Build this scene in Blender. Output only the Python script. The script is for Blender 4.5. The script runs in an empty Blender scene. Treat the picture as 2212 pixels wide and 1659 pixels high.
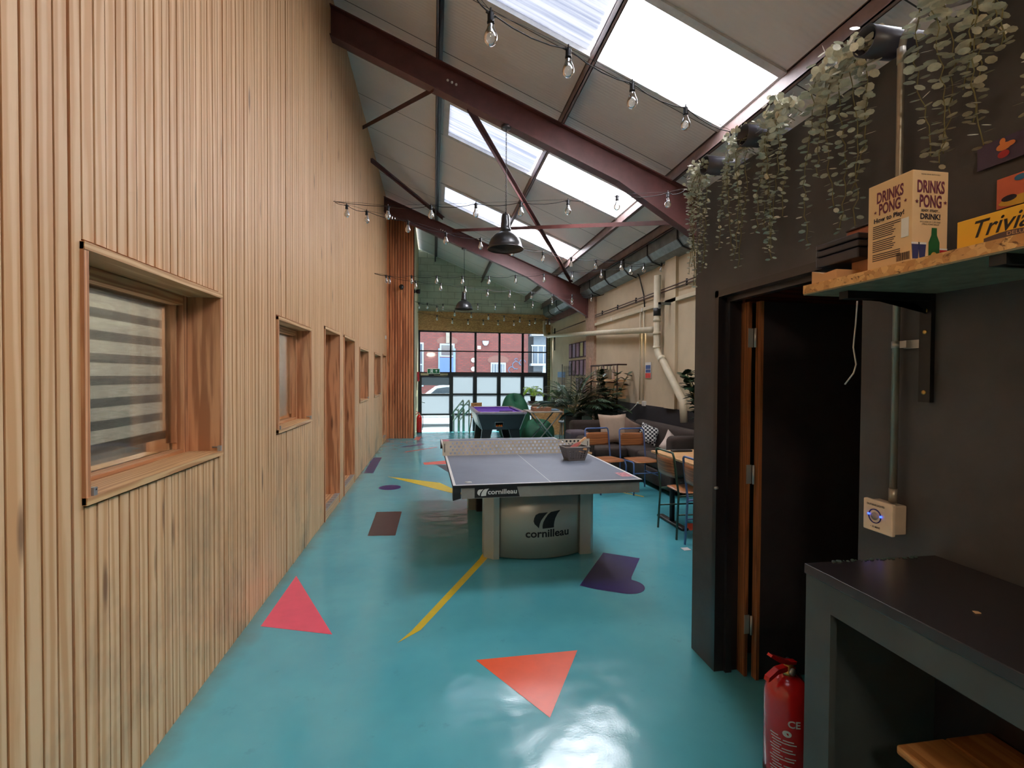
import bpy, math, random
from mathutils import Vector, Matrix
random.seed(7)
PI = math.pi
S = bpy.context.scene
COL = S.collection

# ------------------------------------------------------------------ camera
cam = bpy.data.objects.new('camera', bpy.data.cameras.new('camera'))
COL.objects.link(cam)
F_PX, YAW, PITCH, ROLL, HCAM = 1061.29, 0.157730, -0.0170087, 0.0057262, 1.594239
_f = Vector((math.sin(YAW)*math.cos(PITCH), math.cos(YAW)*math.cos(PITCH), math.sin(PITCH)))
_r = Vector((math.cos(YAW), -math.sin(YAW), 0))
_u = _r.cross(_f)
_r2 = _r*math.cos(ROLL) + _u*math.sin(ROLL)
_u2 = -_r*math.sin(ROLL) + _u*math.cos(ROLL)
cam.matrix_world = Matrix(((_r2.x, _u2.x, -_f.x, 0), (_r2.y, _u2.y, -_f.y, 0), (_r2.z, _u2.z, -_f.z, HCAM), (0, 0, 0, 1)))
cam.data.sensor_fit = 'HORIZONTAL'; cam.data.sensor_width = 36
cam.data.lens = 36*F_PX/2212
cam.data.clip_start = 0.05; cam.data.clip_end = 200
S.camera = cam

# ------------------------------------------------------------------ world, sun, daylight, exposure
w = bpy.data.worlds.new('World'); S.world = w; w.use_nodes = True
bgn = w.node_tree.nodes['Background']
bgn.inputs[0].default_value = (0.74, 0.86, 1.0, 1); bgn.inputs[1].default_value = 11.0
S.view_settings.view_transform = 'Standard'; S.view_settings.look = 'None'
S.view_settings.gamma = 1; S.view_settings.use_curve_mapping = False
S.view_settings.exposure = 0.22
sun = bpy.data.objects.new('sun', bpy.data.lights.new('sun', 'SUN')); COL.objects.link(sun)
sun.data.energy = 80; sun.data.angle = 0.01; sun.data.color = (1, .95, .86)
sun.rotation_euler = Vector((.42, 1, 1.2)).to_track_quat('Z', 'Y').to_euler()
ROOF = lambda x, d=0.0: 5.28 - .41*x + d          # top line of the rafters
SHEET = .18                                        # roof sheet above the rafters
SLOPE = math.atan(.41)
SKY_Y = [(-2.08, -1.2), (.92, 1.8), (3.92, 4.82), (6.92, 7.82), (9.94, 10.80)]
SKY_X = (.20, 2.98)
for y0, y1 in SKY_Y:                               # daylight behind each rooflight
    l = bpy.data.lights.new('rooflight_daylight', 'AREA'); l.shape = 'RECTANGLE'
    l.size = 2.75/math.cos(SLOPE)*.99; l.size_y = (y1-y0)*.98
    l.energy = {3.92: 165, .92: 215, 6.92: 200, 9.94: 290}.get(y0, 110); l.color = (1.0, .975, .965)
    o = bpy.data.objects.new('rooflight_daylight', l); COL.objects.link(o)
    xm = sum(SKY_X)/2
    o.location = (xm, (y0+y1)/2, ROOF(xm, SHEET)+.07)
    o.rotation_euler = (0, SLOPE, 0)
l = bpy.data.lights.new('glazing_portal', 'AREA'); l.shape = 'RECTANGLE'; l.size = 4.3; l.size_y = 3.5
l.cycles.is_portal = True
o = bpy.data.objects.new('glazing_portal', l); COL.objects.link(o)
o.location = (1.65, 16.35, 1.3); o.rotation_euler = (-PI/2, 0, 0)
for yy in (2.4, 4.6):  # unseen lamps added behind the blinds to brighten them
    l = bpy.data.lights.new('blind_backlight', 'POINT'); l.energy = 150; l.shadow_soft_size = .12; l.color = (1, .9, .78)
    o = bpy.data.objects.new('blind_backlight', l); COL.objects.link(o); o.location = (-2.2, yy, 2.1)
l = bpy.data.lights.new('warm_fill_light', 'AREA'); l.shape = 'DISK'; l.size = .5; l.energy = 26; l.color = (1, .86, .68)  # unseen warm fill light added behind the camera
o = bpy.data.objects.new('warm_fill_light', l); COL.objects.link(o); o.location = (-.2, -1.6, 3.0); o.rotation_euler = (.5, 0, 0)
S.cycles.max_bounces = 7; S.cycles.diffuse_bounces = 4; S.cycles.glossy_bounces = 3
S.cycles.transmission_bounces = 4; S.cycles.transparent_max_bounces = 12
S.cycles.caustics_reflective = False; S.cycles.caustics_refractive = False
S.cycles.sample_clamp_indirect = 6; S.cycles.use_denoising = True
S.cycles.use_adaptive_sampling = True; S.cycles.adaptive_threshold = .02

# ------------------------------------------------------------------ materials
def lin(c):
    return tuple(((v/255)/12.92 if v/255 <= .04045 else ((v/255+.055)/1.055)**2.4) for v in c) + (1,)
class NT:
    def __init__(s, name):
        s.m = bpy.data.materials.new(name); s.m.use_nodes = True
        s.t = s.m.node_tree; s.N = s.t.nodes; s.L = s.t.links
        s.b = s.N['Principled BSDF']; s.out = s.N['Material Output']
    def n(s, typ, **k):
        x = s.N.new(typ)
        for a, v in k.items():
            if a.startswith('i_'):
                key = a[2:]; key = int(key) if key.isdigit() else key.replace('_', ' ')
                x.inputs[key].default_value = v
            else: setattr(x, a, v)
        return x
    def l(s, a, b): s.L.new(a, b)
    def obj(s): return s.n('ShaderNodeTexCoord').outputs['Object']
    def mp(s, scale=(1, 1, 1), src=None, rot=(0, 0, 0), loc=(0, 0, 0)):
        x = s.n('ShaderNodeMapping'); x.inputs['Scale'].default_value = scale; x.inputs['Rotation'].default_value = rot
        x.inputs['Location'].default_value = loc
        s.l(src or s.obj(), x.inputs[0]); return x.outputs[0]
    def noise(s, scale, vec=None, detail=4, rough=.6, dist=0):
        x = s.n('ShaderNodeTexNoise'); x.inputs['Scale'].default_value = scale
        x.inputs['Detail'].default_value = detail; x.inputs['Roughness'].default_value = rough; x.inputs['Distortion'].default_value = dist
        s.l(vec or s.obj(), x.inputs['Vector']); return x.outputs['Fac']
    def ramp(s, fac, stops):
        x = s.n('ShaderNodeValToRGB'); e = x.color_ramp.elements
        while len(e) < len(stops): e.new(.5)
        for q, (p, c) in zip(e, stops): q.position = p; q.color = c if len(c) == 4 else (*c, 1)
        s.l(fac, x.inputs[0]); return x.outputs[0]
    def mix(s, fac, a, b, mode='MIX'):
        x = s.n('ShaderNodeMix', data_type='RGBA', blend_type=mode)
        for i, v in ((0, fac), (6, a), (7, b)):
            if hasattr(v, 'node'): s.l(v, x.inputs[i])
            else: x.inputs[i].default_value = v
        return x.outputs[2]
    def math(s, op, a, b=0.0, clamp=False):
        x = s.n('ShaderNodeMath', operation=op, use_clamp=clamp)
        for i, v in ((0, a), (1, b)):
            if hasattr(v, 'node'): s.l(v, x.inputs[i])
            else: x.inputs[i].default_value = v
        return x.outputs[0]
    def xyz(s, src=None):
        x = s.n('ShaderNodeSeparateXYZ'); s.l(src or s.obj(), x.inputs[0]); return x.outputs
    def bump(s, h, st=.3, d=.01):
        x = s.n('ShaderNodeBump'); x.inputs['Strength'].default_value = st; x.inputs['Distance'].default_value = d
        s.l(h, x.inputs['Height']); s.l(x.outputs[0], s.b.inputs['Normal'])
    def base(s, c):
        if hasattr(c, 'node'): s.l(c, s.b.inputs['Base Color'])
        else: s.b.inputs['Base Color'].default_value = c
    def set(s, rough=.5, metal=0.0, spec=None, coat=0.0):
        s.b.inputs['Roughness'].default_value = rough; s.b.inputs['Metallic'].default_value = metal
        if spec is not None: s.b.inputs['Specular IOR Level'].default_value = spec
        if coat: s.b.inputs['Coat Weight'].default_value = coat; s.b.inputs['Coat Roughness'].default_value = .08
        return s.m
MATS = {}
def paint(name, c, rough=.5, metal=0.0, var=.12, scale=9, bump=0.0, spec=None, coat=0.0, bscale=60):
    """a painted or plain surface with a little natural unevenness"""
    if name in MATS: return MATS[name]
    t = NT(name); c = lin(c)
    lo = tuple(v*(1-var) for v in c[:3])+(1,); hi = tuple(min(1, v*(1+var)) for v in c[:3])+(1,)
    t.base(t.ramp(t.noise(scale), [(.3, lo), (.7, hi)]))
    if bump: t.bump(t.noise(bscale), bump, .004)
    MATS[name] = t.set(rough, metal, spec, coat); return MATS[name]
def wood(name, c1, c2, axis='Z', scale=1.0, rough=.55, board=0.0, baxis=1, bump=.15, knots=True, stains=0.0, var=.18, wscale=2.4):
    """grain running along an axis; board = width of a repeat that changes tone from board to board"""
    t = NT(name); sc = [14*scale]*3; i = 'XYZ'.index(axis); sc[i] = .9*scale
    o = t.obj(); xyz = t.xyz(o)
    vec = o
    tone = None
    if board:
        fl = t.math('FLOOR', t.math('DIVIDE', xyz[baxis], board))
        wn = t.n('ShaderNodeTexWhiteNoise', noise_dimensions='1D'); t.l(fl, wn.inputs['W'])
        tone = wn.outputs['Value']
        off = t.n('ShaderNodeCombineXYZ'); t.l(t.math('MULTIPLY', tone, 37.0), off.inputs[i])
        ad = t.n('ShaderNodeVectorMath', operation='ADD'); t.l(o, ad.inputs[0]); t.l(off.outputs[0], ad.inputs[1]); vec = ad.outputs[0]
    m = t.mp(tuple(sc), vec)
    n1 = t.noise(2.2, m, 3, .55, 1.2)
    wv = t.n('ShaderNodeTexWave', wave_type='RINGS', rings_direction=axis)
    wv.inputs['Scale'].default_value = .55*wscale; wv.inputs['Distortion'].default_value = 7; wv.inputs['Detail'].default_value = 2.5; wv.inputs['Detail Scale'].default_value = 1.3
    t.l(m, wv.inputs['Vector'])
    fine = t.noise(9, m, 2, .6)
    g = t.math('ADD', t.math('MULTIPLY', wv.outputs['Fac'], .5), t.math('MULTIPLY', n1, .5))
    g = t.math('ADD', t.math('MULTIPLY', g, .8), t.math('MULTIPLY', fine, .2))
    c = t.ramp(g, [(.36, lin(c1)), (.62, lin(c2))])
    if tone is not None:
        k = t.math('ADD', t.math('MULTIPLY', tone, var*2), 1-var)
        cc = t.n('ShaderNodeCombineColor'); [t.l(k, cc.inputs[q]) for q in range(3)]
        c = t.mix(1.0, c, cc.outputs[0], 'MULTIPLY')
    if knots:
        v = t.n('ShaderNodeTexVoronoi'); v.inputs['Scale'].default_value = 1.0
        ks = [9*scale]*3; ks[i] = 1.6*scale; t.l(t.mp(tuple(ks), vec), v.inputs['Vector'])
        kf = t.ramp(v.outputs['Distance'], [(.05, (1, 1, 1)), (.13, (0, 0, 0))])
        c = t.mix(t.math('MULTIPLY', kf, .75), c, lin((92, 52, 28)))
    if stains:
        z = t.math('SUBTRACT', 1.0, t.math('DIVIDE', xyz[2], 1.6), True)
        st = t.ramp(t.noise(1.6, t.mp((1, 1.3, .8)), 5, .65), [(.5, (0, 0, 0)), (.72, (1, 1, 1))])
        c = t.mix(t.math('MULTIPLY', t.math('MULTIPLY', st, z), stains), c, lin((92, 84, 66)))
    t.base(c); t.bump(g, bump, .003)
    return t.set(rough)
def emis(name, c, st):
    t = NT(name); t.base((0, 0, 0, 1)); t.b.inputs['Emission Color'].default_value = lin(c); t.b.inputs['Emission Strength'].default_value = st
    return t.set(.4)
def see_through(name, tint=(1, 1, 1), white=(200, 205, 205), frost=0.0, gloss=.06, rough=.05):
    t = NT(name)
    tr = t.n('ShaderNodeBsdfTransparent'); tr.inputs[0].default_value = (*tint, 1)
    tl = t.n('ShaderNodeBsdfTranslucent'); tl.inputs[0].default_value = lin(white)
    gl = t.n('ShaderNodeBsdfGlossy'); gl.inputs['Roughness'].default_value = rough
    m1 = t.n('ShaderNodeMixShader'); m1.inputs[0].default_value = frost
    t.l(tr.outputs[0], m1.inputs[1]); t.l(tl.outputs[0], m1.inputs[2])
    fr = t.n('ShaderNodeFresnel'); fr.inputs[0].default_value = 1.45
    m2 = t.n('ShaderNodeMixShader'); t.l(t.math('MULTIPLY', fr.outputs[0], gloss/.06), m2.inputs[0])
    t.l(m1.outputs[0], m2.inputs[1]); t.l(gl.outputs[0], m2.inputs[2]); t.l(m2.outputs[0], t.out.inputs[0])
    t.N.remove(t.b)
    return t.m
def osb(name, dark=1.0):
    t = NT(name)
    v = t.n('ShaderNodeTexVoronoi'); v.inputs['Scale'].default_value = 26; t.l(t.mp((1, 2.3, 2.6), rot=(.3, .4, .2)), v.inputs['Vector'])
    n = t.noise(18, t.mp((1, 2, 3), rot=(0, .6, .4)), 3, .6, 1.5)
    c1 = tuple(v_*dark for v_ in lin((186, 132, 76))[:3]); c2 = tuple(v_*dark for v_ in lin((226, 178, 116))[:3]); c3 = tuple(v_*dark for v_ in lin((84, 48, 26))[:3])
    s_ = t.n('ShaderNodeSeparateColor'); t.l(v.outputs['Color'], s_.inputs[0])
    c = t.ramp(s_.outputs[0], [(.0, c1), (.6, c2), (1, c1)])
    c = t.mix(t.ramp(n, [(.58, (0, 0, 0)), (.72, (1, 1, 1))]), c, (*c3, 1))
    t.base(c); t.bump(n, .25, .003); return t.set(.6)

M_LARCH = wood('larch_batten', (226, 186, 142), (204, 154, 106), 'Z', .75, .5, .062, 1, .2, True, .8, .06, 1.3)
M_GROOVE = paint('larch_groove', (132, 64, 34), .8)  # reddish light bouncing between boards is put into this colour
M_LARCH_RED = wood('larch_batten_red', (206, 134, 86), (164, 94, 54), 'Z', .9, .5, .066, 0, .2, True, 0, .14, 1.2)
M_REVEAL = wood('pine_lining', (214, 158, 114), (168, 112, 74), 'Z', .7, .5, 0, 1, .1)
M_RAILW = wood('pine_rail', (204, 156, 110), (170, 114, 72), 'Y', .8, .5, 0, 1, .1, False)
M_EDGE = wood('pine_edge', (222, 184, 136), (190, 142, 94), 'Y', .8, .5, 0, 1, .1, False)
M_SILL = wood('pine_sill', (214, 174, 124), (182, 132, 86), 'Y', .8, .4, 0, 1, .1, False)
M_CREAM = paint('cream_wall', (196, 180, 152), .8, var=.07, scale=2.5, bump=.25, bscale=14)
M_BLOCK = None
M_BLACKWALL = paint('dark_wall_paint', (62, 61, 62), .55, var=.2, scale=5, bump=.12)
M_BLACKPAINT = paint('black_paint', (44, 38, 40), .5, var=.15)
M_BLACKGLOSS = paint('black_gloss_paint', (34, 30, 32), .3, var=.15)
M_DADO = paint('charcoal_dado', (40, 38, 42), .6)
M_STEEL_RED = paint('red_oxide_steel', (98, 58, 55), .5, var=.2, scale=6)
M_PURLIN = paint('purlin_steel', (124, 104, 100), .5, var=.2, scale=6)
M_GALV = paint('galvanised_steel', (128, 136, 134), .45, .5, .25, 7)
M_BLACKMETAL = paint('black_metal', (28, 28, 30), .4, .3)
M_PLASTICW = paint('white_plastic', (222, 220, 212), .35, var=.04)
M_PIPE = paint('painted_pipe', (206, 196, 170), .5, var=.08, bump=.1)
M_ALU = paint('brushed_aluminium', (176, 176, 172), .38, .6, .06)
M_CABLE = paint('black_cable', (26, 22, 20), .5)
M_GLASS = see_through('clear_glass', (.93, .96, .96), gloss=.06)
M_PANE = see_through('window_pane', (.9, .95, .95), gloss=.05)
M_FROST = see_through('frosted_pane', (.20, .22, .235), (118, 126, 131), .8, gloss=.03, rough=.2)
M_BULB = see_through('bulb_glass', (.86, .86, .84), (235, 232, 222), .28, gloss=.16, rough=.03)
M_LEAF_DARK = paint('dark_leaf', (34, 58, 34), .35, var=.35, scale=20)
M_LEAF_PALE = paint('pale_eucalyptus_leaf', (206, 206, 188), .55, var=.3, scale=25)
M_LEAF_LIME = paint('lime_palm_leaf', (196, 232, 92), .4, var=.2, scale=25)
M_STEM = paint('plant_stem', (110, 104, 62), .6)
M_WHITE = paint('white_line_paint', (225, 225, 222), .45, var=.05)
M_TEXTK = paint('black_print', (22, 22, 24), .5, var=.05)

t = NT('teal_floor')
c = t.ramp(t.noise(1.1, None, 4, .6), [(.3, lin((76, 160, 174))), (.7, lin((92, 176, 186)))])
c = t.mix(t.ramp(t.noise(7, None, 5, .7), [(.62, (0, 0, 0)), (.8, (.5, .5, .5))]), c, lin((66, 116, 118)))
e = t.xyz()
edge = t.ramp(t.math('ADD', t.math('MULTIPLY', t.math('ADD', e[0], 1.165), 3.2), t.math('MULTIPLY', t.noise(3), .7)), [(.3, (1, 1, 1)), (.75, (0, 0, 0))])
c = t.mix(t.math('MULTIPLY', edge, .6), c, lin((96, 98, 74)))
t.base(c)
h = t.math('ADD', t.math('MULTIPLY', t.noise(3.2, None, 2), .9), t.math('MULTIPLY', t.noise(85, None, 2), .035))
t.bump(h, .22, .03)
r = t.ramp(t.noise(2.1, None, 3), [(.3, (.09,)*3), (.75, (.24,)*3)]); t.l(r, t.b.inputs['Roughness'])
t.b.inputs['Specular IOR Level'].default_value = .8
M_FLOOR = t.m

def block_mat():
    t = NT('painted_blockwork')
    b = t.n('ShaderNodeTexBrick'); t.l(t.mp((1, 1, 1), rot=(PI/2, 0, 0)), b.inputs['Vector'])
    b.inputs['Scale'].default_value = 1; b.inputs['Brick Width'].default_value = .44; b.inputs['Row Height'].default_value = .215
    b.inputs['Mortar Size'].default_value = .008; b.inputs['Color1'].default_value = lin((220, 224, 204)); b.inputs['Color2'].default_value = lin((210, 214, 194)); b.inputs['Mortar'].default_value = lin((172, 176, 154))
    t.base(t.mix(t.ramp(t.noise(2), [(.4, (0, 0, 0)), (.7, (.5, .5, .5))]), b.outputs[0], lin((166, 172, 150))))
    t.bump(b.outputs['Fac'], -.3, .01); return t.set(.8)
M_BLOCK = block_mat()
def roof_mat(name, c1, c2):
    t = NT(name); x = t.xyz()
    fr = t.math('FRACT', t.math('ADD', x[1], .08))
    seam = t.math('LESS_THAN', fr, .012)
    rib = t.math('SINE', t.math('MULTIPLY', x[1], 2*PI/.045))
    c = t.ramp(t.noise(1.6), [(.3, lin(c1)), (.7, lin(c2))])
    t.base(t.mix(seam, c, lin((52, 48, 46)))); t.bump(rib, .25, .004)
    return t.set(.45)
M_ROOF = roof_mat('roof_liner_sheet', (226, 218, 212), (234, 226, 220))
def rooflight_mat():
    t = NT('ribbed_rooflight'); x = t.xyz()
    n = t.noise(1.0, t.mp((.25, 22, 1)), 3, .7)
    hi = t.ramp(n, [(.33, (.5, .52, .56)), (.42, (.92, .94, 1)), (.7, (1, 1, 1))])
    lo = t.ramp(n, [(.36, (.19, .205, .24)), (.6, (.27, .28, .30))])  # left half: weaker daylight painted in as a darker tint
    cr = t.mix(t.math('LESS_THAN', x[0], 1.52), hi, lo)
    tr = t.n('ShaderNodeBsdfTransparent'); t.l(cr, tr.inputs[0])
    tl = t.n('ShaderNodeBsdfTranslucent'); t.l(cr, tl.inputs[0])
    m = t.n('ShaderNodeMixShader'); m.inputs[0].default_value = .35
    t.l(tr.outputs[0], m.inputs[1]); t.l(tl.outputs[0], m.inputs[2]); t.l(m.outputs[0], t.out.inputs[0]); t.N.remove(t.b)
    return t.m
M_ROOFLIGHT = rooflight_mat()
t = NT('sun_block_cover'); _d = t.n('ShaderNodeBsdfDiffuse'); _d.inputs[0].default_value = (.8, .8, .8, 1); t.l(_d.outputs[0], t.out.inputs[0]); t.N.remove(t.b); M_SUN_BLOCK = t.m  # opaque material of the added sun-blocking cover

# ------------------------------------------------------------------ mesh helpers
class G:
    def __init__(s): s.v = []; s.f = []; s.mi = []; s.sm = []
    def add(s, vs, fs, mi=0, smooth=False, M=None):
        b = len(s.v)
        s.v += [tuple(M @ Vector(p)) if M else tuple(p) for p in vs]
        s.f += [tuple(b+i for i in f) for f in fs]; s.mi += [mi]*len(fs); s.sm += [smooth]*len(fs)
        return s
    def box(s, x0, x1, y0, y1, z0, z1, mi=0, M=None):
        vs = [(x, y, z) for z in (z0, z1) for y in (y0, y1) for x in (x0, x1)]
        return s.add(vs, [(0, 2, 3, 1), (4, 5, 7, 6), (0, 1, 5, 4), (2, 6, 7, 3), (0, 4, 6, 2), (1, 3, 7, 5)], mi, False, M)
    def rbox(s, x0, x1, y0, y1, z0, z1, r=.02, n=3, mi=0, M=None):
        """box with rounded edges"""
        vs = []; k = 2*(n+1)
        def pt(i, a, b): return (a+r, -1) if i <= n else (b-r, 1)
        A = [PI/2*i/n for i in range(n+1)]
        # superellipsoid style grid: latitude x longitude
        lat = [-PI/2 + a for a in A] + [a for a in A]; lon = []
        for q in range(4): lon += [(q, PI/2*q + a) for a in A]
        for li, la in enumerate(lat):
            cz = z0+r if li <= n else z1-r
            for q, lo in lon:
                cx = x1-r if q in (0, 3) else x0+r; cy = y1-r if q in (0, 1) else y0+r
                vs.append((cx+r*math.cos(la)*math.cos(lo), cy+r*math.cos(la)*math.sin(lo), cz+r*math.sin(la)))
        m = len(lon); fs = []
        for i in range(len(lat)-1):
            for j in range(m):
                fs.append((i*m+j, i*m+(j+1) % m, (i+1)*m+(j+1) % m, (i+1)*m+j))
        fs.append(tuple(range(m-1, -1, -1))); fs.append(tuple((len(lat)-1)*m+j for j in range(m)))
        return s.add(vs, fs, mi, True, M)
    def quad(s, *p, mi=0): return s.add(p, [tuple(range(len(p)))], mi)
    def tube(s, path, r, n=8, mi=0, cap=True, M=None):
        P = [Vector(p) for p in path]; R = r if isinstance(r, (list, tuple)) else [r]*len(P)
        vs = []; up = None
        for i, p in enumerate(P):
            d = (P[min(i+1, len(P)-1)] - P[max(i-1, 0)]).normalized()
            if up is None: up = Vector((0, 0, 1)) if abs(d.z) < .9 else Vector((1, 0, 0))
            a = d.cross(up)
            if a.length < 1e-4: a = d.cross(Vector((0, 1, 0)))
            a.normalize(); b = a.cross(d).normalized(); up = b
            for k in range(n):
                q = 2*PI*k/n; vs.append(p + a*math.cos(q)*R[i] + b*math.sin(q)*R[i])
        fs = [(i*n+k, i*n+(k+1) % n, (i+1)*n+(k+1) % n, (i+1)*n+k) for i in range(len(P)-1) for k in range(n)]
        if cap: fs += [tuple(range(n-1, -1, -1)), tuple((len(P)-1)*n+k for k in range(n))]
        return s.add(vs, fs, mi, True, M)
    def lathe(s, prof, o=(0, 0, 0), n=24, mi=0, M=None, cap=True):
        vs = [(o[0]+r*math.cos(2*PI*k/n), o[1]+r*math.sin(2*PI*k/n), o[2]+z) for r, z in prof for k in range(n)]
        m = len(prof)
        fs = [(i*n+k, i*n+(k+1) % n, (i+1)*n+(k+1) % n, (i+1)*n+k) for i in range(m-1) for k in range(n)]
        if cap: fs += [tuple(range(n-1, -1, -1)), tuple((m-1)*n+k for k in range(n))]
        return s.add(vs, fs, mi, True, M)
    def prism(s, poly, axis, a, b, mi=0, M=None):
        """poly = 2D outline, extruded along axis from a to b"""
        def P(u, v, w): return {'X': (w, u, v), 'Y': (u, w, v), 'Z': (u, v, w)}[axis]
        n = len(poly); vs = [P(u, v, a) for u, v in poly] + [P(u, v, b) for u, v in poly]
        fs = [tuple(range(n-1, -1, -1)), tuple(range(n, 2*n))] + [(i, (i+1) % n, n+(i+1) % n, n+i) for i in range(n)]
        return s.add(vs, fs, mi, False, M)
    def sphere(s, c, r, n=12, mi=0, sz=1.0, M=None):
        prof = [(max(1e-4, r*math.sin(PI*i/n)), -r*sz*math.cos(PI*i/n)) for i in range(n+1)]
        return s.lathe(prof, c, n*2 if n < 8 else n+4, mi, M, False)
    def leaf(s, p, d, up, L, W, mi=0, fold=.15):
        d = d.normalized(); sd = d.cross(up)
        if sd.length < 1e-4: sd = Vector((1, 0, 0))
        sd.normalize(); nn = sd.cross(d)
        pts = [p, p+d*L*.3+sd*W*.5+nn*W*fold, p+d*L*.7+sd*W*.45+nn*W*fold, p+d*L, p+d*L*.7-sd*W*.45+nn*W*fold, p+d*L*.3-sd*W*.5+nn*W*fold]
        return s.add(pts, [(0, 1, 2, 3), (0, 3, 4, 5)], mi, True)
    def build(s, name, mats, parent=None, **props):
        me = bpy.data.meshes.new(name); me.from_pydata(s.v, [], s.f)
        for m in (mats if isinstance(mats, (list, tuple)) else [mats]): me.materials.append(m)
        me.polygons.foreach_set('material_index', s.mi); me.polygons.foreach_set('use_smooth', s.sm)
        me.validate(); me.update()
        o = bpy.data.objects.new(name, me); COL.objects.link(o)
        if parent: o.parent = parent
        for k, v in props.items(): o[k] = v
        return o
def mods(o, bevel=0.0, seg=2, sub=0, solid=0.0, angle=True):
    if solid: m = o.modifiers.new('s', 'SOLIDIFY'); m.thickness = solid; m.offset = 0
    if bevel: m = o.modifiers.new('b', 'BEVEL'); m.width = bevel; m.segments = seg; m.limit_method = 'ANGLE'
    if sub: m = o.modifiers.new('u', 'SUBSURF'); m.levels = sub; m.render_levels = sub
    return o
def thing(name, label, cat, loc=(0, 0, 0), rz=0.0, group=None):
    o = bpy.data.objects.new(name, None); COL.objects.link(o); o.location = loc; o.rotation_euler = (0, 0, rz)
    o.empty_display_size = .1; o['label'] = label; o['category'] = cat; o['kind'] = 'thing'
    if group: o['group'] = group
    return o
def tag(o, label, cat, group=None):
    o['label'] = label; o['category'] = cat; o['kind'] = 'thing'
    if group: o['group'] = group
    return o
def struct(o, label=None):
    o['kind'] = 'structure'
    if label: o['label'] = label
    return o
def dup(root, loc=None, rz=None, label=None):
    def cp(o, par):
        c = o.copy(); COL.objects.link(c)
        if par: c.parent = par
        for ch in list(o.children): cp(ch, c)
        return c
    r = cp(root, None)
    if loc: r.location = loc
    if rz is not None: r.rotation_euler = (0, 0, rz)
    if label: r['label'] = label
    return r
_tc = {}
def text_geo(txt, size, shear=0.0, spacing=1.0, bold=0.0):
    cu = bpy.data.curves.new('t', 'FONT'); cu.body = txt; cu.size = size; cu.align_x = 'CENTER'; cu.align_y = 'CENTER'
    cu.shear = shear; cu.space_character = spacing; cu.offset = bold; cu.resolution_u = 3
    o = bpy.data.objects.new('t', cu); COL.objects.link(o)
    bpy.context.view_layer.update()
    dg = bpy.context.evaluated_depsgraph_get(); me = o.evaluated_get(dg).to_mesh()
    vs = [tuple(v.co) for v in me.vertices]; fs = [tuple(p.vertices) for p in me.polygons]
    o.evaluated_get(dg).to_mesh_clear(); bpy.data.objects.remove(o); bpy.data.curves.remove(cu)
    return vs, fs
def text(g, txt, size, fn, mi=0, sx=1.0, **k):
    """flat lettering; fn maps (x, y) of the text plane to a point"""
    vs, fs = text_geo(txt, size, **k); g.add([fn(x*sx, y) for x, y, z in vs], fs, mi); return g
def arc(cx, cy, r, a0, a1, n): return [(cx+r*math.cos(a0+(a1-a0)*i/n), cy+r*math.sin(a0+(a1-a0)*i/n)) for i in range(n+1)]

# ================================================================== SETTING
XL, XR, YB, YE, YG = -1.165, 3.85, -4.0, 13.98, 16.2
TH = .36                                             # depth of the timber wall
# floor
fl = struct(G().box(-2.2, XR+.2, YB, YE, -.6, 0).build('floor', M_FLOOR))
def marking(pts, col, label, z=.0012):
    g = G().add([(x, y, z) for x, y in pts], [tuple(range(len(pts)))])
    o = g.build('floor_marking', paint('floor_paint_'+label.split()[0], col, .3, var=.06, spec=.6), fl); o['label'] = label
    return o
marking([(-1.077, 3.29), (-.61, 3.12), (-1.071, 4.08)], (226, 84, 108), 'pink painted triangle beside the timber wall')
marking([(.237, 2.721), (.539, 2.206), (.828, 2.732)], (226, 84, 34), 'orange painted triangle in the foreground')
marking([(-.213, 2.961), (-.076, 3.097), (.461, 4.228), (.7, 4.9), (.6, 4.9), (.397, 4.237), (-.135, 3.089)], (214, 190, 50), 'yellow painted strip running under the table')
marking([(1.099, 3.583), (1.2, 3.5)] + arc(1.45, 3.52, .135, -2.0, .9, 10) + [(1.553, 3.674), (1.787, 4.049), (1.515, 4.225)], (40, 36, 92), 'navy painted shape right of the table')
marking([(-.643, 4.995), (-.373, 4.971), (-.365, 5.842), (-.656, 5.862)], (58, 50, 56), 'charcoal painted rectangle left of the table')
marking(arc(-.612, 7.12, .155, 0, 2*PI, 24)[:-1], (34, 36, 100), 'blue painted disc near the timber wall', )
marking([(-1.117, 8.2), (-.967, 8.18), (-.988, 9.75), (-1.148, 9.72)], (38, 36, 92), 'indigo painted bar along the timber wall')
marking([(-.714, 7.89), (.238, 6.674), (.45, 6.5), (.091, 7.331)], (214, 192, 52), 'lemon painted wedge left of the table')
marking([(-.16, 8.848), (.6, 8.85), (.6, 9.4), (-.189, 9.063)], (214, 84, 58), 'vermilion painted bar left of the table')
marking([(2.40, 6.64), (2.41, 6.57), (2.747, 6.10), (2.76, 6.16)], (190, 170, 60), 'mustard painted line under the chairs')
marking([(2.62, 4.80), (2.63, 4.70), (2.9, 4.9), (2.72, 4.95)], (206, 74, 44), 'scarlet painted corner under the small table')
marking([(-.49, 12.3), (-.36, 12.3), (-.3, 12.9), (-.45, 12.9)], (212, 90, 66), 'coral painted patch near the far steps')
marking([(-.60, 10.4), (.05, 11.0), (.1, 10.97), (-.56, 10.35)], (206, 84, 70), 'thin red painted line on the far floor')
marking([(-.75, 11.1), (-.52, 11.15), (-.2, 11.5), (-.28, 11.55)], (60, 50, 110), 'violet painted streak on the far floor')
marking([(.05, 8.8), (.5, 8.75), (.5, 7.9), (.24, 8.1)], (36, 38, 42), 'dark drain cover left of the table')
tag(G().box(2.27, 2.34, 4.17, 4.24, 0.0005, .003).build('paper_scrap', M_WHITE), 'small white paper scrap on floor beside the black partition', 'paper')
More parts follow.
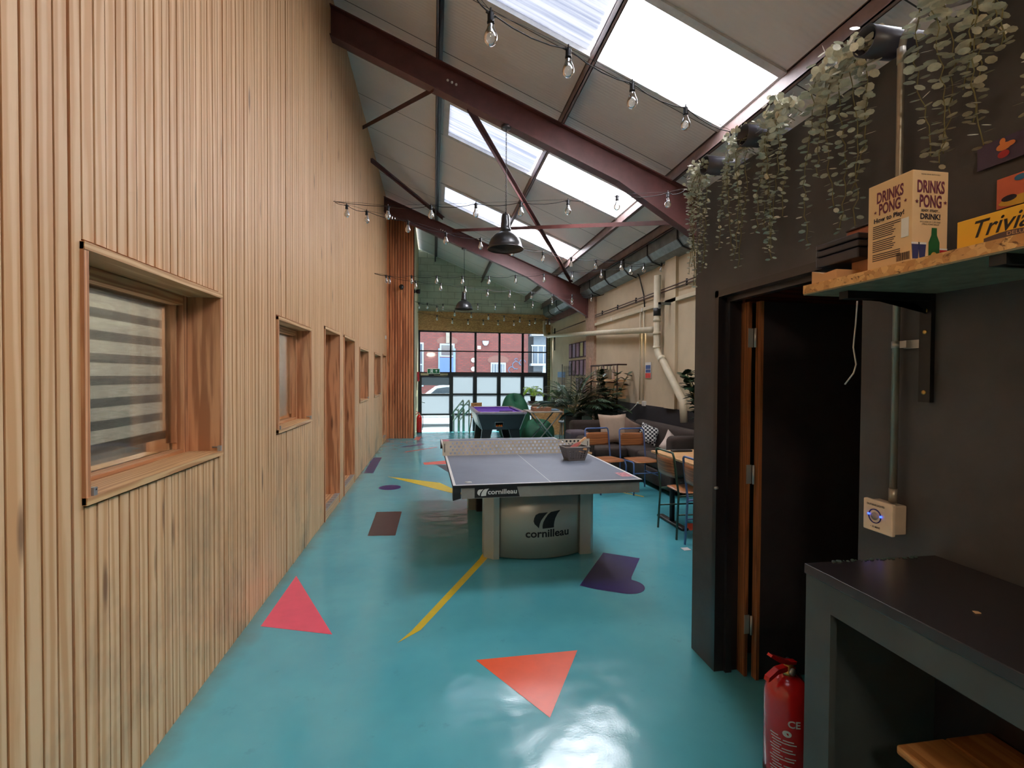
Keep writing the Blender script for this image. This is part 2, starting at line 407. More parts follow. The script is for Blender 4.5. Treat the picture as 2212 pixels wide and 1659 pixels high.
# lower entrance floor and steps
st = G(); st.box(-.5, XR, YE, 14.3, -.62, -.16).box(-.5, XR, 14.3, 14.62, -.62, -.31).box(-.5, XR, 14.62, YG+.1, -.64, -.46)
struct(st.build('floor_entrance', M_FLOOR))
# left timber wall with openings
WIN = [(1.848, 2.932, 1.15, 2.033), (3.92, 4.947, 1.15, 2.03), (8.046, 9.096, 1.15, 2.03), (9.99, 11.09, 1.15, 2.03)]
DOORS = [(5.525, 6.391, .0, 2.11), (6.678, 7.546, .0, 2.11), (11.58, 12.4, .0, 2.08)]
OP = sorted([(a, b, c, d) for a, b, c, d in WIN+DOORS])
g = G(); BW, YF, ZT = .062, 12.62, 5.96
y = math.floor(YB/BW)*BW; gr = G()
def spans(yc, lo=0.0, hi=ZT):
    out = [(lo, hi)]
    for a, b, c_, d in OP:
        if a-.012 < yc < b+.012:
            out = [(lo, c_-.012)] if c_ > .05 else []
            out.append((d+.012, hi))
    return out
k = 0
while y < YF:
    for z0, z1 in spans(y+BW/2):
        jx = random.uniform(-.0015, .0015); hw = .013 if round(y/BW) % 19 == 10 else .0042
        g.box(XL-.02, XL+jx, y+hw, min(y+BW-.0042, YF), z0, z1)
    y += BW
ys = [YB] + [v for a, b, _, _ in OP for v in (a, b)] + [YF]
for i in range(len(ys)-1):
    a, b = ys[i], ys[i+1]
    op = [o_ for o_ in OP if abs(o_[0]-a) < 1e-6 and abs(o_[1]-b) < 1e-6]
    for z0, z1 in ([(0, ZT)] if not op else ([(0, op[0][2])] if op[0][2] > .05 else [])+[(op[0][3], ZT)]):
        gr.box(XL-TH, XL-.010, a, b, z0, z1)
wl = struct(g.build('wall_left', M_LARCH)); struct(gr.build('wall_left_backing', M_GROOVE)); 
# dim rooms behind the timber wall
struct(G().box(-2.9, -2.8, YB, YF, 0, 3).box(-2.9, XL-TH, YB, YF, 2.4, 2.5).build('wall_left_inner', paint('inner_wall', (120, 112, 100), .8)))
BL = None
def lining(idx, a, b, z0, z1, door=False):
    t_ = .024; xo, xi = XL+.012, XL-TH
    nm = ('door_%d' if door else 'window_%d') % idx
    r = bpy.data.objects.new(nm, None); COL.objects.link(r); r.location = (XL, (a+b)/2, z0); r['kind'] = 'structure'
    L = (b-a)/2; H = z1-z0; X0, X1 = xi-XL, .012
    gl = G(); gl.box(X0, X1, -L, -L+t_, 0, H).box(X0, X1, L-t_, L, 0, H)
    gl.build('side_lining', M_REVEAL, r)
    gt = G(); gt.box(X0, X1+.003, -L, L, H-t_, H+.002)
    gt.build('head_lining', M_EDGE, r)
    if door:
        G().box(-.27, -.22, -L+t_, L-t_, .02, H-t_).build('door_leaf', M_REVEAL, r)
        G().box(-.30, .004, -L+t_, L-t_, 0, .11).build('threshold', M_SILL, r)
        s_ = G().box(-.05, .010, -L+t_, L-t_, .11, .118)
        for k_ in range(7): s_.box(-.045, .005, -L+.06+k_*.11, -L+.12+k_*.11, .118, .122)
        s_.build('threshold_strip', M_ALU, r)
        return r
    G().box(X0, X1+.004, -L, L, -.002, t_).build('sill', M_SILL, r)
    # sash frame
    f = G(); d0, d1, fw = (-.225, -.15, .052) if idx == 1 else (-.175, -.115, .052)
    f.box(d0, d1, -L+t_, -L+t_+fw, t_, H-t_).box(d0, d1, L-t_-fw, L-t_, t_, H-t_)
    mods(G().box(d0, d1, -L+t_+fw, L-t_-fw, H-t_-fw, H-t_).box(d0, d1, -L+t_+fw, L-t_-fw, t_, t_+.018).build('sash_rail', M_RAILW, r), .002, 1)
    f.box(d0-.01, d1-.03, -L+t_+fw, -L+t_+fw+.012, t_+fw, H-t_-fw).box(d0-.01, d1-.03, L-t_-fw-.012, L-t_-fw, t_+fw, H-t_-fw)
    mods(f.build('sash_frame', M_REVEAL, r), .002, 1)
    G().box(d0+.012, d0+.018, -L+t_+fw, L-t_-fw, t_+.018, H-t_-fw).build('glass_pane', M_PANE, r)
    bk = G()
    for yy in (-L+.045, L-.03): bk.box(.0, .016, yy-.012, yy+.006, t_, t_+.028).tube([(-.03, yy, t_+.02), (.016, yy, t_+.02)], .004, 6)
    bk.build('sill_clips', M_ALU, r)
    return r
for i, (a, b, z0, z1) in enumerate(WIN): lining(i+1, a, b, z0, z1)
for i, (a, b, z0, z1) in enumerate(DOORS): lining(i+1, a, b, z0, z1, True)
# blinds behind the first two panes
def zebra():
    t = NT('zebra_blind'); x = t.xyz()
    band = t.math('GREATER_THAN', t.math('FRACT', t.math('DIVIDE', x[2], .098)), .42)
    fine = t.math('GREATER_THAN', t.math('FRACT', t.math('DIVIDE', x[2], .0062)), .5)
    weave = t.noise(60, t.mp((1, .25, 3)), 3)
    solid = t.ramp(weave, [(.3, lin((170, 160, 146))), (.7, lin((206, 198, 184)))])
    sheer = t.mix(fine, lin((84, 80, 76)), lin((128, 124, 118)))
    col = t.mix(band, sheer, solid); t.base(col); t.set(.8)
    tl = t.n('ShaderNodeBsdfTranslucent'); t.l(col, tl.inputs[0]); mx = t.n('ShaderNodeMixShader'); mx.inputs[0].default_value = .5
    t.l(t.b.outputs[0], mx.inputs[1]); t.l(tl.outputs[0], mx.inputs[2]); t.l(mx.outputs[0], t.out.inputs[0]); return t.m
MZ = zebra()
bl = thing('roller_blind', 'striped day and night roller blind in the large near window', 'blind', (XL-.27, 2.39, 1.15))
G().quad((0, -.50, .12), (0, .50, .12), (0, .50, .84), (0, -.50, .84)).build('fabric', MZ, bl)
gb = G().tube([(.012, -.5, .118), (.012, .5, .118)], .021, 12)
G().box(-.03, .02, -.51, .51, .80, .86).build('cassette', paint('blind_cassette', (150, 150, 144), .5), bl)
SLATM = NT('translucent_slat'); SLATM.base(lin((186, 178, 170))); SLATM.set(.7)
_tl = SLATM.n('ShaderNodeBsdfTranslucent'); _tl.inputs[0].default_value = lin((196, 188, 180)); _mx = SLATM.n('ShaderNodeMixShader'); _mx.inputs[0].default_value = .5
SLATM.l(SLATM.b.outputs[0], _mx.inputs[1]); SLATM.l(_tl.outputs[0], _mx.inputs[2]); SLATM.l(_mx.outputs[0], SLATM.out.inputs[0]); SLATM = SLATM.m
gb.build('bottom_bar', SLATM, bl)
bl2 = thing('vertical_blind', 'pale grey vertical blind in the second window from the camera', 'blind', (XL-.205, 4.43, 1.15))
for k in range(6):
    G().quad((-.004*(k % 2), -.47+k*.155, .06), (.01, -.33+k*.155, .06), (.01, -.33+k*.155, .80), (-.004*(k % 2), -.47+k*.155, .80)).build('slat', SLATM, bl2)
G().box(-.02, .02, -.48, .48, .80, .83).build('headrail', M_ALU, bl2)
# end face of the timber box, redder battens
g = G(); x = XL; k = 0
g.box(XL, -.5, YF+.012, YF+.3, 0, ROOF(-.5, -.0), 1)
while x < -.5:
    g.box(x+.006, min(x+.060, -.5), YF-.012, YF+.012, 0, ROOF(x, .1)); x += .066
struct(g.build('wall_left_return', [M_LARCH_RED, paint('dark_gap', (58, 30, 20), .8)]))
struct(G().box(-.62, -.5, YF+.02, YG+.1, -.6, ROOF(-.5, .15)).build('wall_left_entrance', paint('pale_plaster', (214, 200, 160), .7, var=.05)))
struct(G().box(-.502, -.49, 14.2, 14.28, 0, 2.35).build('trim_1', M_REVEAL))
# right wall, pier and dado
struct(G().box(XR, XR+.15, YB, YG+.1, -.6, 4.2).build('wall_right', M_CREAM))
M_ROUGH = paint('rough_render', (170, 142, 122), .9, var=.22, scale=14, bump=.9, bscale=18)
struct(G().box(3.79, XR+.05, 11.35, 11.98, 0, 3.5).build('wall_right_pier', M_ROUGH))
struct(G().box(XR-.012, XR, 2.66, 11.3, 0, 1.07).build('trim_2', M_DADO))
struct(G().box(3.80, XR+.05, 7.35, 7.72, 1.07, 3.9).build('wall_right_stack', M_CREAM))
# gable wall over the glazing, OSB fascia
g = G().prism([(-.52, 3.66), (3.9, 3.62), (3.9, ROOF(3.9, .2)), (-.52, ROOF(-.52, .2))], 'Y', YG-.05, YG+.15)
struct(g.build('wall_far', M_BLOCK))
struct(G().prism([(-.5, 3.05), (3.85, 3.0), (3.85, 3.62), (-.5, 3.66)], 'Y', YG-.10, YG+.05).build('trim_3', osb('osb_fascia', .95)))
t = NT('yellow_stock_brick'); b = t.n('ShaderNodeTexBrick'); t.l(t.mp((1, 1, 1), rot=(PI/2, 0, 0)), b.inputs['Vector'])
b.inputs['Scale'].default_value = 1; b.inputs['Brick Width'].default_value = .22; b.inputs['Row Height'].default_value = .075; b.inputs['Mortar Size'].default_value = .01
b.inputs['Color1'].default_value = lin((122, 112, 66)); b.inputs['Color2'].default_value = lin((96, 88, 56)); b.inputs['Mortar'].default_value = lin((80, 76, 62)); t.base(b.outputs[0])
struct(G().box(3.77, 3.88, YG-.12, YG+.1, -.5, 3.05).build('wall_far_reveal', t.set(.8)))
# back wall behind the camera
struct(G().box(-2.2, 4.0, YB-.1, YB, 0, 6.4).build('wall_back', M_CREAM))
# roof sheets with rooflight openings
g = G(); ye = [-4.2]
for a, b_ in SKY_Y: ye += [a, b_]
ye.append(YG+.3)
def slab(x0, x1, y0, y1, d=.0, th=.08, mi=0, G_=None):
    z0, z1 = ROOF(x0, SHEET+d), ROOF(x1, SHEET+d)
    vs = [(x0, y0, z0), (x1, y0, z1), (x1, y1, z1), (x0, y1, z0), (x0, y0, z0+th), (x1, y0, z1+th), (x1, y1, z1+th), (x0, y1, z0+th)]
    (G_ or g).add(vs, [(3, 2, 1, 0), (4, 5, 6, 7), (0, 1, 5, 4), (2, 3, 7, 6), (1, 2, 6, 5), (3, 0, 4, 7)], mi)
slab(-1.7, SKY_X[0], -4.2, YG+.3); slab(SKY_X[1], 4.1, -4.2, YG+.3)
for i in range(0, len(ye), 2): slab(SKY_X[0], SKY_X[1], ye[i], ye[i+1])
struct(g.build('ceiling', M_ROOF))
for i, (y0, y1) in enumerate(SKY_Y):
    r = bpy.data.objects.new('window_%d' % (i+5), None); COL.objects.link(r); r['kind'] = 'structure'
    a = G(); fw = .07
    slab(SKY_X[0]-fw, SKY_X[0]+.01, y0-fw, y1+fw, -.025, .05, 0, a); slab(SKY_X[1]-.01, SKY_X[1]+fw, y0-fw, y1+fw, -.025, .05, 0, a)
    slab(SKY_X[0], SKY_X[1], y0-fw, y0+.01, -.025, .05, 0, a); slab(SKY_X[0], SKY_X[1], y1-.01, y1+fw, -.025, .05, 0, a)
    a.build('rooflight_frame', paint('rooflight_frame', (206, 206, 204), .5, .1), r)
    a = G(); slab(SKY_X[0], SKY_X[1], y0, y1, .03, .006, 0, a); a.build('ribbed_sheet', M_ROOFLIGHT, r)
    a = G(); slab(SKY_X[0]-.15, SKY_X[1]+.15, y0-.15, y1+.15, .09, .006, 0, a); a.build('sun_block_sheet', M_SUN_BLOCK, r)  # unseen opaque cover added to keep direct sun out of the opening
# rafters (I sections)
for i, yr in enumerate((-.1, 5.9, 11.9)):
    r = bpy.data.objects.new('roof_rafter', None); COL.objects.link(r); r.location = (0, yr, 0); r['kind'] = 'structure'
    xa, xb, dp = -1.3, 3.82, .35
    bot = [(3.78, 3.08), (2.25, ROOF(2.25)-dp), (xa, ROOF(xa)-dp)]
    G().prism([(xa, ROOF(xa)), (xb, ROOF(xb)), (3.78, ROOF(3.78)-.02)] + bot, 'Y', -.006, .006).build('web', M_STEEL_RED, r)
    a = G(); a.prism([(xa, ROOF(xa)), (xb, ROOF(xb)), (xb, ROOF(xb)-.016), (xa, ROOF(xa)-.016)], 'Y', -.07, .07)
    a.prism([(xa, ROOF(xa)-dp), (2.25, ROOF(2.25)-dp), (3.78, 3.08), (3.78, 3.096), (2.25, ROOF(2.25)-dp+.016), (xa, ROOF(xa)-dp+.016)], 'Y', -.07, .07)
    a.box(3.765, 3.79, -.08, .08, 3.05, ROOF(3.78)+.01)
    a.build('flange', M_STEEL_RED, r)
    a = G()
    for q in range(3):
        xq = .15+q*.05; a.tube([(xq, -.016, 5.045+.02-.41*(xq-.15)), (xq, .006, 5.045+.02-.41*(xq-.15))], .014, 10)
    a.build('bolt_heads', M_WHITE, r)
# purlins along the building
for xp, wd in ((.05, .075), (1.55, .08), (3.0, .09), (3.56, .08)):
    zb = ROOF(xp); a = G()
    a.box(xp-.01, xp, YB, YG-.06, zb+.0, zb+SHEET+.02)
    a.box(xp-wd*.5, xp+.0, YB, YG-.06, zb, zb+.012).box(xp-.01, xp+wd*.6, YB, YG-.06, zb+SHEET-.02, zb+SHEET-.005)
    a.box(xp-wd*.5, xp-wd*.5+.006, YB, YG-.06, zb, zb+.022)
    struct(a.build('roof_purlin', M_PURLIN if xp > 1 else paint('purlin_dark', (88, 74, 72), .5)))
# angle-iron wind braces
for p, q in (((.41, 5.92, 4.80), (3.38, 11.86, 3.92)), ((3.17, 5.92, 3.60), (.457, 11.86, 5.07)), ((.02, 5.86, 4.95), (-1.15, 8.45, 5.68)), ((-1.15, 9.4, 5.57), (.22, 11.86, 5.34))):
    P0, P1 = Vector(p), Vector(q); d = (P1-P0); L = d.length
    M = Matrix.Translation(P0) @ d.to_track_quat('Y', 'Z').to_matrix().to_4x4()
    struct(G().box(-.03, .03, 0, L, 0, .006, M=M).box(-.03, -.024, 0, L, -.055, 0, M=M).build('wind_brace', M_STEEL_RED))
# eaves gutter with straps
gt = bpy.data.objects.new('eaves_gutter', None); COL.objects.link(gt); gt['kind'] = 'structure'
G().prism([(3.60, 3.84), (3.60, 3.66), (3.68, 3.56), (3.85, 3.50), (3.85, 3.52), (3.69, 3.58), (3.62, 3.67), (3.62, 3.84)], 'Y', 6.0, YG-.1).build('gutter_trough', M_GALV, gt)
for k in range(9):
    yy = 6.9+k*1.05
    if abs(yy-11.9) < .15: yy += .3
    G().prism([(3.585, 3.86), (3.585, 3.65), (3.675, 3.545), (3.85, 3.485), (3.85, 3.497), (3.68, 3.557), (3.597, 3.655), (3.597, 3.86)], 'Y', yy, yy+.03).build('gutter_strap', M_BLACKMETAL, gt)
struct(G().box(3.70, 3.74, 12.2, YG-.35, 3.28, 3.46).build('eaves_beam', M_STEEL_RED))

# ------------------------------------------------------------------ glazed front, door, frosted panes
gz = bpy.data.objects.new('window_10', None); COL.objects.link(gz); gz['kind'] = 'structure'; gz.location = (0, YG, 0)
FRM = paint('black_window_frame', (24, 25, 28), .45)
fr = G(); y0, y1 = -.04, .04
fr.box(-.5, 3.8, y0, y1, 2.99, 3.06).box(-.5, 3.8, y0, y1, 1.57, 1.70).box(-.5, 3.8, y0, y1, 2.36, 2.40)
for x0, x1 in ((-.5, -.44), (.51, .57), (1.315, 1.385), (2.115, 2.18), (2.895, 2.965), (3.735, 3.81)): fr.box(x0, x1, y0, y1, 1.69, 3.0)
for x0, x1 in ((-.5, -.39), (.505, .62), (1.28, 1.40), (2.075, 2.19), (2.875, 2.99), (3.65, 3.81)): fr.box(x0, x1, y0, y1, -.46, 1.58)
fr.box(.6, 3.7, y0, y1, .95, 1.0).box(.6, 3.7, y0, y1, .30, .34).box(.6, 3.7, y0, y1, -.46, -.38)
fr.build('mullions', FRM, gz)
cols = [(-.44, .51), (.57, 1.315), (1.385, 2.115), (2.18, 2.895), (2.965, 3.735)]
for x0, x1 in cols:
    for z0, z1 in ((1.70, 2.36), (2.40, 2.99)): G().box(x0, x1, -.004, .004, z0, z1).build('clear_pane', M_PANE, gz)
for x0, x1 in ((.62, 1.28), (1.40, 2.075), (2.19, 2.875), (2.99, 3.65)):
    for z0, z1 in ((1.0, 1.57), (.34, .95), (-.38, .30)): G().box(x0, x1, -.004, .004, z0, z1).build('frosted_pane', M_FROST, gz)
dr = bpy.data.objects.new('door_4', None); COL.objects.link(dr); dr['kind'] = 'structure'; dr.location = (0, YG, 0)
G().box(-.39, .505, -.045, .035, .94, .99).box(-.39, .505, -.045, .035, .29, .34).box(-.39, .505, -.045, .035, -.45, -.30).build('door_rails', FRM, dr)
G().box(-.39, .505, -.004, .004, .99, 1.57).build('clear_pane', M_PANE, dr); G().box(-.39, .505, -.008, -.005, 1.27, 1.57).build('frosted_film', M_FROST, dr)
G().box(-.39, .505, -.004, .004, .34, .94).build('frosted_pane', M_FROST, dr)
G().box(-.39, .505, -.004, .004, -.30, .29).build('clear_pane', M_PANE, dr)
G().tube([(-.38, -.05, .72), (-.38, -.1, .72), (-.28, -.1, .70)], .01, 8).build('door_handle', M_ALU, dr)
G().box(-.42, -.17, -.1, -.045, 1.585, 1.655).box(.2, .45, -.09, -.045, 1.60, 1.65).tube([(.0, -.07, 1.6), (.35, -.14, 1.57), (.44, -.07, 1.58)], .008, 6).build('door_closer', paint('closer_grey', (168, 158, 130), .5), dr)

# ------------------------------------------------------------------ black partition, doorway
g = G(); PX, PT = 1.5, .10
DY0, DY1, DZ = 1.53, 2.46, 2.055
g.box(PX, PX+PT, YB, DY0, 0, 2.65).box(PX, PX+PT, DY1, 2.66, 0, 2.65).box(PX, PX+PT, DY0, DY1, DZ, 2.65)
g.box(PX+PT, XR+.1, 2.56, 2.66, 0, 2.65)
struct(g.build('wall_right_partition', M_BLACKWALL))
struct(G().box(PX+PT, XR, YB, 2.56, 2.5, 2.6).build('ceiling_partition', M_BLACKPAINT))
pd = bpy.data.objects.new('door_5', None); COL.objects.link(pd); pd['kind'] = 'structure'; pd.location = (PX, 0, 0)
a = G(); a.box(.0, .14, DY1-.035, DY1, 0, DZ).box(.02, .14, DY0, DY0+.02, 0, DZ).box(.0, .14, DY0, DY1, DZ-.035, DZ).box(.055, .09, DY1-.055, DY1-.03, 0, DZ-.03).box(.05, .09, DY0, DY1, DZ-.06, DZ-.03)
a.build('door_frame', M_BLACKGLOSS, pd)
MJ = wood('raw_jamb', (150, 92, 52), (110, 62, 34), 'Z', 1, .5)
G().box(.135, .152, DY1-.10, DY1-.035, 0, 1.99).box(.175, .192, DY1-.14, DY1-.10, 0, 1.99).build('raw_jamb', MJ, pd)
lf = G().box(.192, .95, DY1-.14, DY1-.10, .006, 1.985).build('door_leaf', M_BLACKPAINT, pd)
for zz in (1.80, 1.08, .28):
    h_ = G().tube([(.162, DY1-.115, zz-.05), (.162, DY1-.115, zz+.05)], .006, 8).box(.132, .16, DY1-.102, DY1-.098, zz-.05, zz+.05)
    h_.build('hinge', M_ALU, pd)
G().box(.14, 1.1, DY1-.06, DY1-.03, 1.99, 2.10).build('door_header', wood('header_board', (120, 66, 44), (90, 46, 30), 'X', 1), pd)
a = G().tube([(.0, DY1-.045, 1.0), (-.015, DY1-.05, 1.0)], .008, 8); a.build('latch', M_ALU, pd)

# ================================================================== THINGS : string lights
BULB_P = [(.0135, 0), (.0145, -.012), (.022, -.035), (.030, -.055), (.0315, -.070), (.027, -.088), (.015, -.099), (.002, -.102)]
def strand(label, ends, pts, extra=None, sc=1.0):
    r = thing('string_light', label, 'string light', ends[0])
    o = Vector(ends[0]); g = G()
    path = [Vector(ends[0])-o]
    allp = [Vector(ends[0])] + [Vector(p) for p in pts] + [Vector(ends[1])]
    for i in range(len(allp)-1):
        A, B = allp[i], allp[i+1]
        for k_ in range(1, 5):
            u = k_/4; q = A.lerp(B, u); q.z -= .03*4*u*(1-u)*(1 if i else .4); path.append(q-o)
    g.tube(path, .0035, 5)
    sup = [Vector(ends[0])-o]
    for i in range(1, len(allp)):
        A, B = allp[i-1], allp[i]
        for k_ in (1, 2): q = A.lerp(B, k_/2); q.z += .012*(1 if k_ == 1 else .6); sup.append(q-o)
    g.tube(sup, .0016, 4)
    if extra:
        for e_ in extra: g.tube([Vector(p)-o for p in e_], .004, 5)
    g.build('cable', M_CABLE, r)
    for p in pts:
        q = Vector(p)-o
        s_ = G(); s_.lathe([(.006, 0), (.012, -.004), (.0155, -.012), (.0155, -.045), (.0175, -.048), (.0175, -.055)], (0, 0, .008), 10)
        s_.tube([(0, 0, .006), (0, 0, .024)], .004, 5).tube([(-.026, 0, -.006), (.026, 0, -.006)], .0055, 6)
        so = s_.build('socket', M_BLACKMETAL, r) if 'sock' not in _tc else bpy.data.objects.new('socket', _tc['sock'])
        if 'sock' not in _tc: _tc['sock'] = so.data
        else: COL.objects.link(so); so.parent = r
        so.location = q; so.scale = (sc,)*3; so.rotation_euler = (0, 0, math.atan2(ends[1][1]-ends[0][1], ends[1][0]-ends[0][0]))
        if 'bulb' not in _tc:
            bo = G().lathe(BULB_P, (0, 0, -.045), 16).build('bulb', M_BULB, so); _tc['bulb'] = bo.data
            _tc['fil'] = True
        else:
            bo = bpy.data.objects.new('bulb', _tc['bulb']); COL.objects.link(bo); bo.parent = so
    return r
strand('festoon string light crossing in front of the nearest big rooflight', ((.163, 2.219, 3.30), (2.42, 3.561, 3.496)),
       [(.253, 2.272, 3.258), (.693, 2.534, 3.312), (1.164, 2.814, 3.342), (1.667, 3.113, 3.402), (2.214, 3.438, 3.444)],
       extra=[[(-.9, 1.6, 3.55), (-.3, 1.95, 3.38), (.163, 2.219, 3.30)]])
strand('festoon string light from the timber wall hook towards the hanging plants', ((-1.15, 6.03, 3.617), (2.457, 4.561, 3.446)),
       [(-.521, 5.769, 3.508), (-.038, 5.573, 3.481), (.446, 5.377, 3.463), (.909, 5.189, 3.441), (1.375, 4.999, 3.424), (1.839, 4.811, 3.433), (2.299, 4.625, 3.423)],
       extra=[[(-1.17, 6.03, 3.617), (-1.15, 6.03, 3.617)]])
strand('festoon string light passing behind the nearer pendant lamp to the cream wall', ((-1.15, 6.04, 3.610), (3.84, 7.781, 3.494)),
       [(-1.024, 6.08, 3.60), (-.806, 6.156, 3.566), (-.328, 6.324, 3.528), (.148, 6.491, 3.449), (.617, 6.655, 3.445), (1.073, 6.816, 3.415), (1.554, 6.985, 3.388), (2.023, 7.149, 3.367), (2.457, 7.301, 3.387), (2.943, 7.472, 3.417), (3.386, 7.628, 3.441), (3.754, 7.757, 3.485)])
strand('festoon string light on the second timber wall hook, upper branch', ((-1.15, 9.9, 3.573), (3.84, 7.70, 3.50)),
       [(-.918, 9.795, 3.517), (-.426, 9.586, 3.484), (.044, 9.386, 3.462), (.518, 9.184, 3.431), (.988, 8.984, 3.409), (1.454, 8.786, 3.404), (1.93, 8.584, 3.406), (2.392, 8.387, 3.424), (2.857, 8.19, 3.433), (3.315, 7.995, 3.473)])
strand('festoon string light on the second timber wall hook, lower branch over the far rafter', ((-1.15, 9.91, 3.565), (3.84, 10.8, 3.473)),
       [(-.871, 9.953, 3.532), (-.365, 10.044, 3.476), (.131, 10.134, 3.464), (.635, 10.225, 3.432), (1.106, 10.31, 3.395), (1.592, 10.398, 3.406), (2.083, 10.486, 3.407), (2.568, 10.574, 3.387), (3.045, 10.66, 3.405), (3.525, 10.747, 3.434)])
strand('festoon string light just under the far rafter, in front of the gable wall', ((-.49, 13.2, 3.532), (3.84, 10.83, 3.46)),
       [(-.393, 13.14, 3.491), (-.176, 13.02, 3.468), (.226, 12.796, 3.423), (1.079, 12.323, 3.392), (1.495, 12.092, 3.37), (1.93, 11.85, 3.348), (2.344, 11.62, 3.371), (2.766, 11.386, 3.415), (3.186, 11.152, 3.403)])
strand('festoon string light sagging across the top of the chipboard fascia', ((-.49, 13.21, 3.52), (3.6, 13.78, 3.23)),
       [(.076, 13.281, 3.439), (.546, 13.348, 3.337), (.999, 13.412, 3.307), (1.475, 13.479, 3.277), (1.922, 13.542, 3.257), (2.377, 13.606, 3.237), (2.827, 13.67, 3.216), (3.272, 13.733, 3.208)])
strand('festoon string light lowest and farthest, across the chipboard fascia', ((-.49, 14.61, 3.43), (3.84, 14.8, 3.386)),
       [(.085, 14.626, 3.354), (.532, 14.647, 3.273), (.997, 14.669, 3.259), (1.455, 14.69, 3.258), (1.905, 14.711, 3.257), (2.389, 14.734, 3.257), (2.879, 14.757, 3.285), (3.406, 14.782, 3.328)])

# ------------------------------------------------------------------ pendant lamps
def pendant(name_lab, loc, ztop):
    r = thing('pendant_lamp', name_lab, 'lamp', loc, 0, 'black industrial pendant lamps')
    M_SH = paint('lamp_shade_enamel', (46, 46, 46), .32, .3, .08, coat=.3)
    M_IN = paint('lamp_shade_inside', (70, 66, 62), .5)
    prof = [(.215, 0), (.221, .006), (.216, .016), (.207, .022), (.200, .06), (.182, .11), (.150, .157), (.11, .19), (.075, .208), (.062, .215)]
    inn = [(max(.01, a-.006), b+.0) for a, b in prof]
    G().lathe(prof, (0, 0, 0), 40, cap=False).build('lamp_shade', M_SH, r)
    G().lathe(inn[::-1], (0, 0, 0), 40, cap=False).build('shade_lining', M_IN, r)
    G().lathe([(.066, .205), (.066, .25), (.058, .26), (.056, .30), (.048, .40), (.040, .42), (.034, .425), (.002, .427)], (0, 0, 0), 28).build('lamp_neck', M_SH, r)
    G().lathe([(.01, .20), (.026, .17), (.032, .14), (.026, .11), (.002, .10)], (0, 0, 0), 16).build('lamp_bulb', M_BULB, r)
    G().tube([(0, 0, .42), (0, 0, .45)], .008, 8).build('hook', M_BLACKMETAL, r)
    ch = G(); z = .44; k_ = 0
    while z < ztop-loc[2]-.03:
        a_ = .006; rx = 0 if k_ % 2 else PI/2
        pts = [Vector((math.cos(q)*a_, 0, z+.014+math.sin(q)*.016)) for q in [2*PI*i/8 for i in range(9)]]
        ch.tube(pts, .0018, 5, cap=False, M=Matrix.Rotation(rx, 4, 'Z')); z += .027; k_ += 1
    ch.tube([(.01, 0, .42), (.012, .008, (ztop-loc[2])*.5), (.006, 0, ztop-loc[2]-.02)], .003, 5)
    ch.build('chain', M_BLACKMETAL, r)
    H = ztop-loc[2]
    G().lathe([(.055, H-.035), (.06, H-.03), (.06, H), (.002, H)], (0, 0, 0), 24).build('ceiling_rose', paint('rose_steel', (92, 84, 84), .35, .6), r)
    return r
pendant('black dome pendant lamp hanging on a chain from the near rafter', (.845, 5.88, 3.11), 4.585)
pendant('smaller-looking black dome pendant lamp hanging from the far rafter', (.708, 11.88, 3.18), 4.645)

# ------------------------------------------------------------------ table tennis table
TT = thing('table_tennis_table', 'grey outdoor table tennis table with perforated steel net in mid room', 'table', (.880, 5.108, 0), .02156)
M_TOP = paint('table_top_grey', (104, 112, 126), .42, var=.1, scale=3, spec=.4)
M_TTM = paint('silver_base', (188, 184, 172), .36, .35, .05, 2)
M_TTF = paint('table_frame_grey', (150, 148, 142), .5, .1)
g = G(); g.box(-.7625, .7625, -1.37, 1.37, .742, .76)
g.box(-.7625, -.7425, -1.37, 1.37, .76, .7605, 1).box(.7425, .7625, -1.37, 1.37, .76, .7605, 1).box(-.7425, .7425, -1.37, -1.35, .76, .7605, 1).box(-.7425, .7425, 1.35, 1.37, .76, .7605, 1).box(-.0015, .0015, -1.35, 1.35, .76, .7604, 1)
g.box(-.766, .766, -1.374, -1.37, .738, .758, 2).box(-.766, .766, 1.37, 1.374, .738, .758, 2).box(-.767, -.7625, -1.37, 1.37, .738, .758, 2).box(.7625, .767, -1.37, 1.37, .738, .758, 2)
g.build('tabletop', [M_TOP, M_WHITE, M_TEXTK], TT)
for sg in (-1, 1):
    a = G(); ya, yb = sorted((sg*1.365, sg*1.335)); a.box(-.70, .74, ya, yb, .655, .74)
    ya, yb = sorted((sg*1.335, sg*.2)); a.box(-.75, -.725, ya, yb, .68, .74).box(.725, .75, ya, yb, .68, .74)
    a.build('apron_frame', M_TTF, TT)
    for sx in (-1, 1):
        c0 = G(); x0, x1 = sorted((sx*.765, sx*.705))
        c0.prism([(x0, .645 if sx < 0 else .66), (x1, .66 if sx < 0 else .645), (x1, .745), (x0, .745)], 'Y', *sorted((sg*1.372, sg*1.30)))
        if not (sg < 0 and sx > 0): c0.build('corner_pad', M_TEXTK, TT, label='black plastic corner pad')
